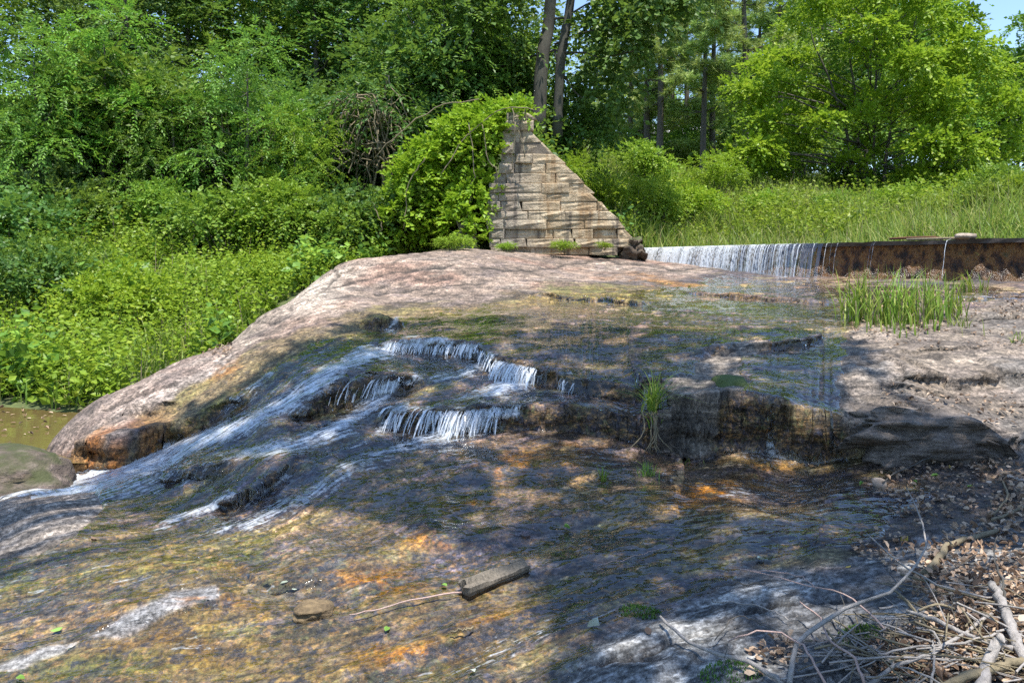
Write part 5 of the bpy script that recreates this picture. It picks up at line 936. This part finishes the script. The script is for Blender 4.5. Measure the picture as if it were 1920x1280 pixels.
ST = [
 ([(1380,1065),(1440,1070),(1500,1078),(1530,1103)],.006,.005,'pinklit_twig','pink-lit forked twig rising from the brush over the grey rock',[.05,.06,.06,.05]),
 ([(1375,1062),(1450,1080),(1520,1098),(1580,1112),(1620,1140),(1660,1180)],.004,.009,'pinklit_twig','long pink-lit twig reaching left over the grey rock',[.05,.06,.07,.08,.08,.06]),
 ([(1330,1100),(1380,1094),(1435,1092)],.007,.006,'darktwig','short dark stick on the grey rock below the blue water',[.01]*3),
 ([(1335,1127),(1400,1132),(1450,1145),(1478,1162)],.007,.005,'greybranch','curved grey stick on the bare grey rock',[.01]*4),
 ([(1365,1202),(1425,1182),(1490,1198),(1520,1232),(1550,1285)],.006,.010,'pinklit_twig','bright pink-lit arching twig at the bottom edge',[.10,.13,.12,.10,.06]),
 ([(1500,1128),(1540,1160),(1556,1200),(1600,1235),(1622,1285)],.006,.011,'pinklit_twig','long pink-lit twig bending down to the bottom edge',[.08,.10,.11,.10,.05]),
 ([(1555,1197),(1530,1200),(1518,1192)],.005,.003,'pinklit_twig','short pink-lit side twig of the long bending twig',[.11,.11,.11]),
 ([(1238,1155),(1280,1195),(1340,1222),(1420,1245),(1470,1285)],.009,.016,'greybranch','pale grey branch sloping down to the bottom edge',[.03,.04,.04,.04,.03]),
 ([(1340,1200),(1380,1156),(1420,1165),(1470,1190)],.005,.004,'darktwig','dark forked twig on the grey rock at the bottom',[.03,.05,.05,.02]),
 ([(1365,1205),(1358,1240),(1350,1270)],.003,.004,'darktwig','thin dark twig hanging from the pink-lit arching twig',[.09,.06,.02]),
 ([(1480,1285),(1492,1215),(1520,1180),(1580,1140),(1650,1118),(1700,1080),(1735,1030),(1725,970),(1700,915)],.016,.004,'greybranch','long curved grey branch arching across the brush pile',[.05,.09,.12,.14,.16,.18,.18,.14,.1]),
 ([(1625,1000),(1680,1050),(1720,1075),(1800,1110),(1870,1120)],.006,.010,'greybranch','grey twig crossing in front of the thick forked branch',[.05,.08,.1,.08,.04]),
 ([(1735,1075),(1765,1040),(1785,1020),(1870,995)],.030,.019,'stem','thick broken brown branch lying on the dry leaves',[.02,.03,.03,.03]),
 ([(1785,1020),(1760,985),(1745,955)],.007,.004,'darktwig','dark twig forking up from the thick brown branch',[.04,.06,.08]),
 ([(1870,1005),(1866,1045),(1880,1090),(1885,1130)],.005,.011,'darktwig','dark upright twig right of the thick brown branch',[.1,.1,.08,.03]),
 ([(1655,905),(1690,880),(1760,855),(1830,850)],.007,.011,'darktwig','dark stick curving along the wet leaves below the boulder',[.03,.05,.06,.04]),
 ([(1860,1095),(1880,1130),(1895,1180),(1925,1240)],.026,.032,'greybranch','thick pale barkless branch at the right edge',[.05,.07,.07,.05]),
 ([(1700,1145),(1760,1165),(1830,1195),(1900,1215)],.012,.016,'greybranch','straight pale branch in the middle of the brush pile',[.05,.06,.06,.05]),
 ([(1600,1300),(1680,1250),(1760,1215),(1860,1150)],.013,.010,'greybranch','pale branch slanting up right through the brush pile',[.03,.06,.07,.05]),
 ([(1640,1225),(1720,1212),(1800,1205),(1900,1175)],.008,.010,'greybranch','level grey branch above the bottom right corner',[.08,.09,.08,.06]),
 ([(1750,1290),(1830,1262),(1925,1235)],.022,.026,'stem','thick brown stick at the bottom right corner',[.04,.05,.05]),
 ([(1840,1300),(1850,1245),(1868,1205),(1880,1195)],.034,.026,'greybranch','broken pale stump end standing at the bottom right',[.03,.06,.1,.12]),
 ([(1745,1290),(1752,1235),(1748,1200)],.009,.006,'greybranch','upright pale stick stub near the bottom edge',[.05,.09,.12]),
 ([(1560,1160),(1600,1200),(1660,1235),(1720,1260),(1790,1290)],.005,.008,'greybranch','thin grey twig slanting down right under the pink-lit twigs',[.06,.07,.07,.06,.03]),
 ([(1575,1100),(1582,1150),(1570,1200)],.003,.003,'darktwig','fine dark twig hanging over the grey rock',[.08,.08,.05]),
 ([(1600,1145),(1660,1195),(1710,1240)],.004,.006,'darktwig','dark twig crossing the brush near its left side',[.1,.09,.07]),
 ([(1705,1120),(1770,1075),(1830,1040)],.003,.005,'darktwig','dark twig rising right behind the crossing grey twig',[.06,.09,.07]),
 ([(1790,1165),(1785,1120),(1790,1115)],.004,.003,'darktwig','short dark upright twig over the dry leaves',[.05,.09,.1]),
 ([(1520,1010),(1580,1020),(1650,1012),(1720,1000)],.006,.008,'darktwig','wet dark stick at the edge of the blue water',[.015,.02,.02,.015]),
 ([(1500,1065),(1545,1050),(1590,1042)],.005,.004,'darktwig','small dark stick where the water meets the grey rock',[.015]*3),
 ([(1880,900),(1890,930),(1862,965)],.012,.010,'stem','short brown stick on the shaded leaves at the right',[.03,.04,.03]),
 ([(1860,975),(1900,960),(1930,945)],.012,.014,'stem','tan stick below the shaded leaves at the right edge',[.03]*3),
 ([(1890,892),(1920,900)],.014,.014,'greybranch','pale stick end at the right edge above the leaves',[.03,.03])]
for P, r0, r1, m_, lab, lf in ST: stick(P, r0, r1, m_, lab, cat='branch', group=G10, lifts=lf)
# small criss-cross twigs nobody could count
for half in (0, 1):
  mb = MB()
  for k in range(85):
      a = RNG.uniform(1560, 1960); b = 1290 - abs(RNG.normal(0, 75)) ; 
      if a < 1640 and b < 1200: continue
      p = at(a, b); an = RNG.uniform(0, 6.28); L = RNG.uniform(.1, .5); l2 = RNG.uniform(.01, .09); dv = np.array([math.cos(an) * L, math.sin(an) * L, RNG.normal(0, .04)]); tube(mb, curve([p - dv * .5 + [0, 0, l2], p + [0, 0, l2 + RNG.normal(0, .015)], p + dv * .5 + [0, 0, l2]], 5), RNG.uniform(.0015, .0055), 4, RNG.random(), cap=False)
  kind(mb.obj('twig_litter', M['greybranch' if half else 'stem'], smooth=True), 'stuff', ('tangled small grey twigs in the bottom right corner' if half else 'tangled small brown twigs in the bottom right corner'))
def leaves(mb, P, Ls, flat=.35):
    n = len(P); az = RNG.uniform(0, 6.28, n); D = norm(np.c_[np.cos(az), np.sin(az), RNG.normal(0, flat, n)]); Nn = norm(np.c_[RNG.normal(0, flat, n), RNG.normal(0, flat, n), np.ones(n)]); C_ = norm(np.cross(Nn, D)); Nn = np.cross(D, C_); s = (Ls * RNG.uniform(.6, 1.3, n))[:, None]; cu = RNG.normal(.2, .22, n)[:, None] * s; w_ = s * RNG.uniform(.2, .36, n)[:, None]
    V = np.stack([P, P + D * s * .3 + C_ * w_ + Nn * cu, P + D * s * .35 + Nn * cu * .2, P + D * s * .3 - C_ * w_ + Nn * cu, P + D * s * .72 + C_ * w_ * .8 + Nn * cu * 1.4, P + D * s * .72 - C_ * w_ * .8 + Nn * cu * 1.4, P + D * s + Nn * cu * .6], 1).reshape(-1, 3); i = np.arange(n)[:, None] * 7
    mb.add(V, np.concatenate([i + np.array([[0, 2, 4, 1]]), i + np.array([[0, 3, 5, 2]])]), np.concatenate([i + np.array([[2, 6, 4]]), i + np.array([[2, 5, 6]])]), np.repeat(RNG.random(n), 7))
LP = []
for poly, n_ in (([(1640,1280),(1600,1230),(1700,1190),(1740,1140),(1690,1090),(1760,1010),(1860,960),(1960,930),(1960,1300)], 1800), ([(1640,900),(1720,872),(1960,862),(1960,980),(1840,960),(1720,990),(1660,960)], 650), ([(1590,1010),(1680,1000),(1730,1030),(1680,1070),(1600,1050)], 90), ([(1590,640),(1800,610),(1960,600),(1960,660),(1700,660)], 90), ([(1640,720),(1760,740),(1900,740),(1920,800),(1700,800)], 120), ([(1780,560),(1960,550),(1960,600),(1800,600)], 160), ([(1400,1215),(1480,1200),(1520,1260),(1420,1260)], 60), ([(380,640),(440,600),(430,670),(380,668)], 160), ([(1590,600),(1780,600),(1780,630),(1600,630)], 120)):
    xs_ = [a for a, _ in poly]; ys_ = [b for _, b in poly]; a = RNG.uniform(min(xs_), max(xs_), n_ * 2); b = RNG.uniform(min(ys_), max(ys_), n_ * 2); ok = psd(a, b, poly) < 0
    for a_, b_ in list(zip(a[ok], b[ok]))[:n_]: LP.append(at(a_, b_) + np.array([0, 0, .008 + abs(RNG.normal(0, .016))]))
mb = MB(); LP = np.array(LP); leaves(mb, LP, np.clip(.037 * np.ones(len(LP)), 0, 1)); kind(mb.obj('leaf_litter', M['deadleaf']), 'stuff', 'dry brown fallen leaves drifted over the rock at the right')
G11 = 'single fallen leaves scattered on the wet rock'
for a, b, m_, s_, lab in [
 (1070,997,'greenleaf',.07,'green leaf on the wet rock right of the black stick'),(838,1105,'greenleaf',.05,'small green leaf at the left end of the log'),(722,1190,'greenleaf',.055,'green leaf in the orange shallows below the log'),(885,1262,'paleleaf',.055,'pale leaf near the bottom edge in the middle'),(30,1277,'greenleaf',.07,'bright green leaf at the bottom left corner'),
 (1100,1182,'paleleaf',.1,'large pale green leaf on the edge of the grey rock'),(1212,1182,'deadleaf',.09,'dry lobed leaf on the grey rock'),(1432,1055,'paleleaf',.08,'pale green leaf on the blue wet rock'),(1585,1070,'yellowleaf',.075,'yellow leaf standing on the grey rock'),(1688,1020,'yellowleaf',.07,'yellow leaf beside the thick brown branch'),
 (1690,965,'paleleaf',.09,'pale green leaf on the dark wet litter'),(1745,897,'greenleaf',.09,'green leaf on the dark leaves below the boulder'),(1810,920,'greenleaf',.07,'green leaf among the shaded brown leaves'),(1535,922,'yellowleaf',.045,'tiny yellow leaf on the violet wet rock'),(1612,915,'greenleaf',.06,'green leaf left of the small square stone'),
 (1720,910,'greenleaf',.06,'narrow green leaf right of the small square stone'),(525,1100,'paleleaf',.08,'pale wet leaf below the mossy pool lip'),(552,1112,'paleleaf',.06,'curled whitish leaf just above the ochre stone'),(118,1182,'greenleaf',.1,'withered green leaf on the twig at bottom left'),(1780,882,'yellowleaf',.05,'pale yellow leaf beside the dark curving stick'),(1405,1275,'driftleaf',.11,'large grey curled leaf at the bottom edge'),
 (880,806,'yellowleaf',.05,'small yellow leaf below the second cascade'),(1125,688,'yellowleaf',.05,'yellow leaf on the sunlit water below the moss streak'),(170,1010,'deadleaf',.06,'tan leaf on the edge of the sunlit boulder'),(522,1002,'deadleaf',.05,'brown leaf in the shallows below the small falls'),(1010,722,'paleleaf',.05,'pale leaf on the step between the two ledges')]:
    p = at(a, b) + np.array([0, 0, .02]); mb = MB(); leaves(mb, np.array([[0., 0, 0]]), np.array([s_ * .7]), .12); o = mb.obj('fallen_leaf', M.get(m_, M['deadleaf'])); o.location = p; tag(o, lab, 'leaf', G11)
mb = MB(); n_ = 150; leaves(mb, np.c_[RNG.uniform(-7.2, -4.2, n_), RNG.uniform(7.6, 9.6, n_), np.full(n_, .014)], np.full(n_, .05), .06); kind(mb.obj('floating_leaves', M['deadleaf']), 'stuff', 'small tan leaves floating on the olive pool')
# moss cushions
def cushion(px_, py_, r_, label):
    p = at(px_, py_); o0 = empty('moss_cushion', p, label, 'moss'); n = 420; a = RNG.uniform(0, 6.28, n); q_ = np.sqrt(RNG.random(n)) * r_; x, y = q_ * np.cos(a) * 1.6, q_ * np.sin(a); z = rock_at(p[0] + x, p[1] + y) - p[2] + .025 * np.maximum(0, 1 - (q_ / r_) ** 2); mb = MB(); blades(mb, np.c_[x, y, z - .005], .018, .004, .6, 2); mb.obj('moss', M['leaf_dark'], o0)['kind'] = 'stuff'
cushion(1200, 1148, .07, 'green moss cushion at the edge of the grey rock'); cushion(1370, 1262, .09, 'moss cushion at the bottom edge under the pale branch'); cushion(1610, 1190, .06, 'small mossy patch under the brush pile')
# ------------------------------------------------------------------ trees overhanging the viewer's side of the stream
SHADE = [([(430,730),(560,645),(700,600),(900,592),(1100,606),(1300,615),(1500,618),(1600,640),(1590,700),(1540,745),(1640,850),(2000,850),(2000,960),(1760,1000),(1620,1050),(1700,1090),(1640,1180),(1700,1300),(1040,1300),(1080,1150),(930,1030),(680,965),(430,945),(260,960),(160,905),(290,840)], 1.)]
SUNNY = [(255,1085,120,24),(690,1090,90,26),(1370,925,90,22),(1120,690,110,16),(1370,680,60,24),(560,1140,70,20),(820,1160,80,14),(1480,1130,60,10),(1240,690,60,14),(640,960,60,14)]
def shade():
    a = RNG.uniform(-150, 2000, 30000); b = RNG.uniform(590, 1300, 30000); k_ = (1 / np.maximum(b - 430, 20)) ; ok = (psd(a, b, SHADE[0][0]) < -4) 
    for (cx, cy_, rx, ry) in SUNNY: ok &= ((a - cx) / rx) ** 2 + ((b - cy_) / ry) ** 2 > 1
    a, b = a[ok], b[ok]; P = np.array([at(x_, y_) for x_, y_ in zip(a, b)])
    cell = {}; keep = []                           # even cover over the ground, not over the picture
    for i_, p in enumerate(P):
        c = (int(p[0] / .27), int(p[1] / .27))
        if vn(np.array([p[0] * 1.9]), np.array([p[1] * 1.9]), 88)[0] < (.33 if p[0] > .2 and p[1] < 5. else .15): continue
        if cell.get(c, 0) < 2: cell[c] = cell.get(c, 0) + 1; keep.append(i_)
    P = P[keep]; S3 = np.array(SUN); n = len(P); T = RNG.uniform(10.5, 14, n) + P[:, 1] * .16; Q = P + S3 * T[:, None]
    left = (P[:, 0] < -.8); 
    for nm, msk, bx, lab in (('overhanging_tree', left, (-5.5, -1.5), 'leafy tree leaning over the stream beside the viewer'), ('overhanging_tree', ~left, (6.2, -.8), 'leafy tree on the near right bank overhanging the stream')):
        q = Q[msk]; r = empty(nm, (bx[0], bx[1], gz(*bx)), lab, 'tree'); o0 = np.array(r.location); A = norm(RNG.normal(0, 1, (len(q), 3)) * [1, 1, .25]); mb = MB(); sprays(mb, q - o0 - A * .2, A, np.tile(S3, (len(q), 1)) + RNG.normal(0, .25, (len(q), 3)), .44, 7, .19, .42, jit=.3); mb.obj('crown', M['leaf_mid'], r)
        T = MB(); c = q.mean(0) - o0; tube(T, curve([(0, 0, -.5), (c[0] * .12, c[1] * .1, 4.2), (c[0] * .45, c[1] * .4, c[2] * .8), c + [0, 0, .2]], 14), np.linspace(.24, .06, 14), 9, wob=.1)
        for i_ in RNG.choice(len(q), 26): e = q[i_] - o0; s = np.array([c[0] * .4, c[1] * .36, c[2] * .75]); tube(T, curve([s, (s + e) / 2 + [0, 0, .3], e], 8, .05), np.linspace(.05, .01, 8), 5)
        T.obj('trunk', M['bark'], r, True)
shade()
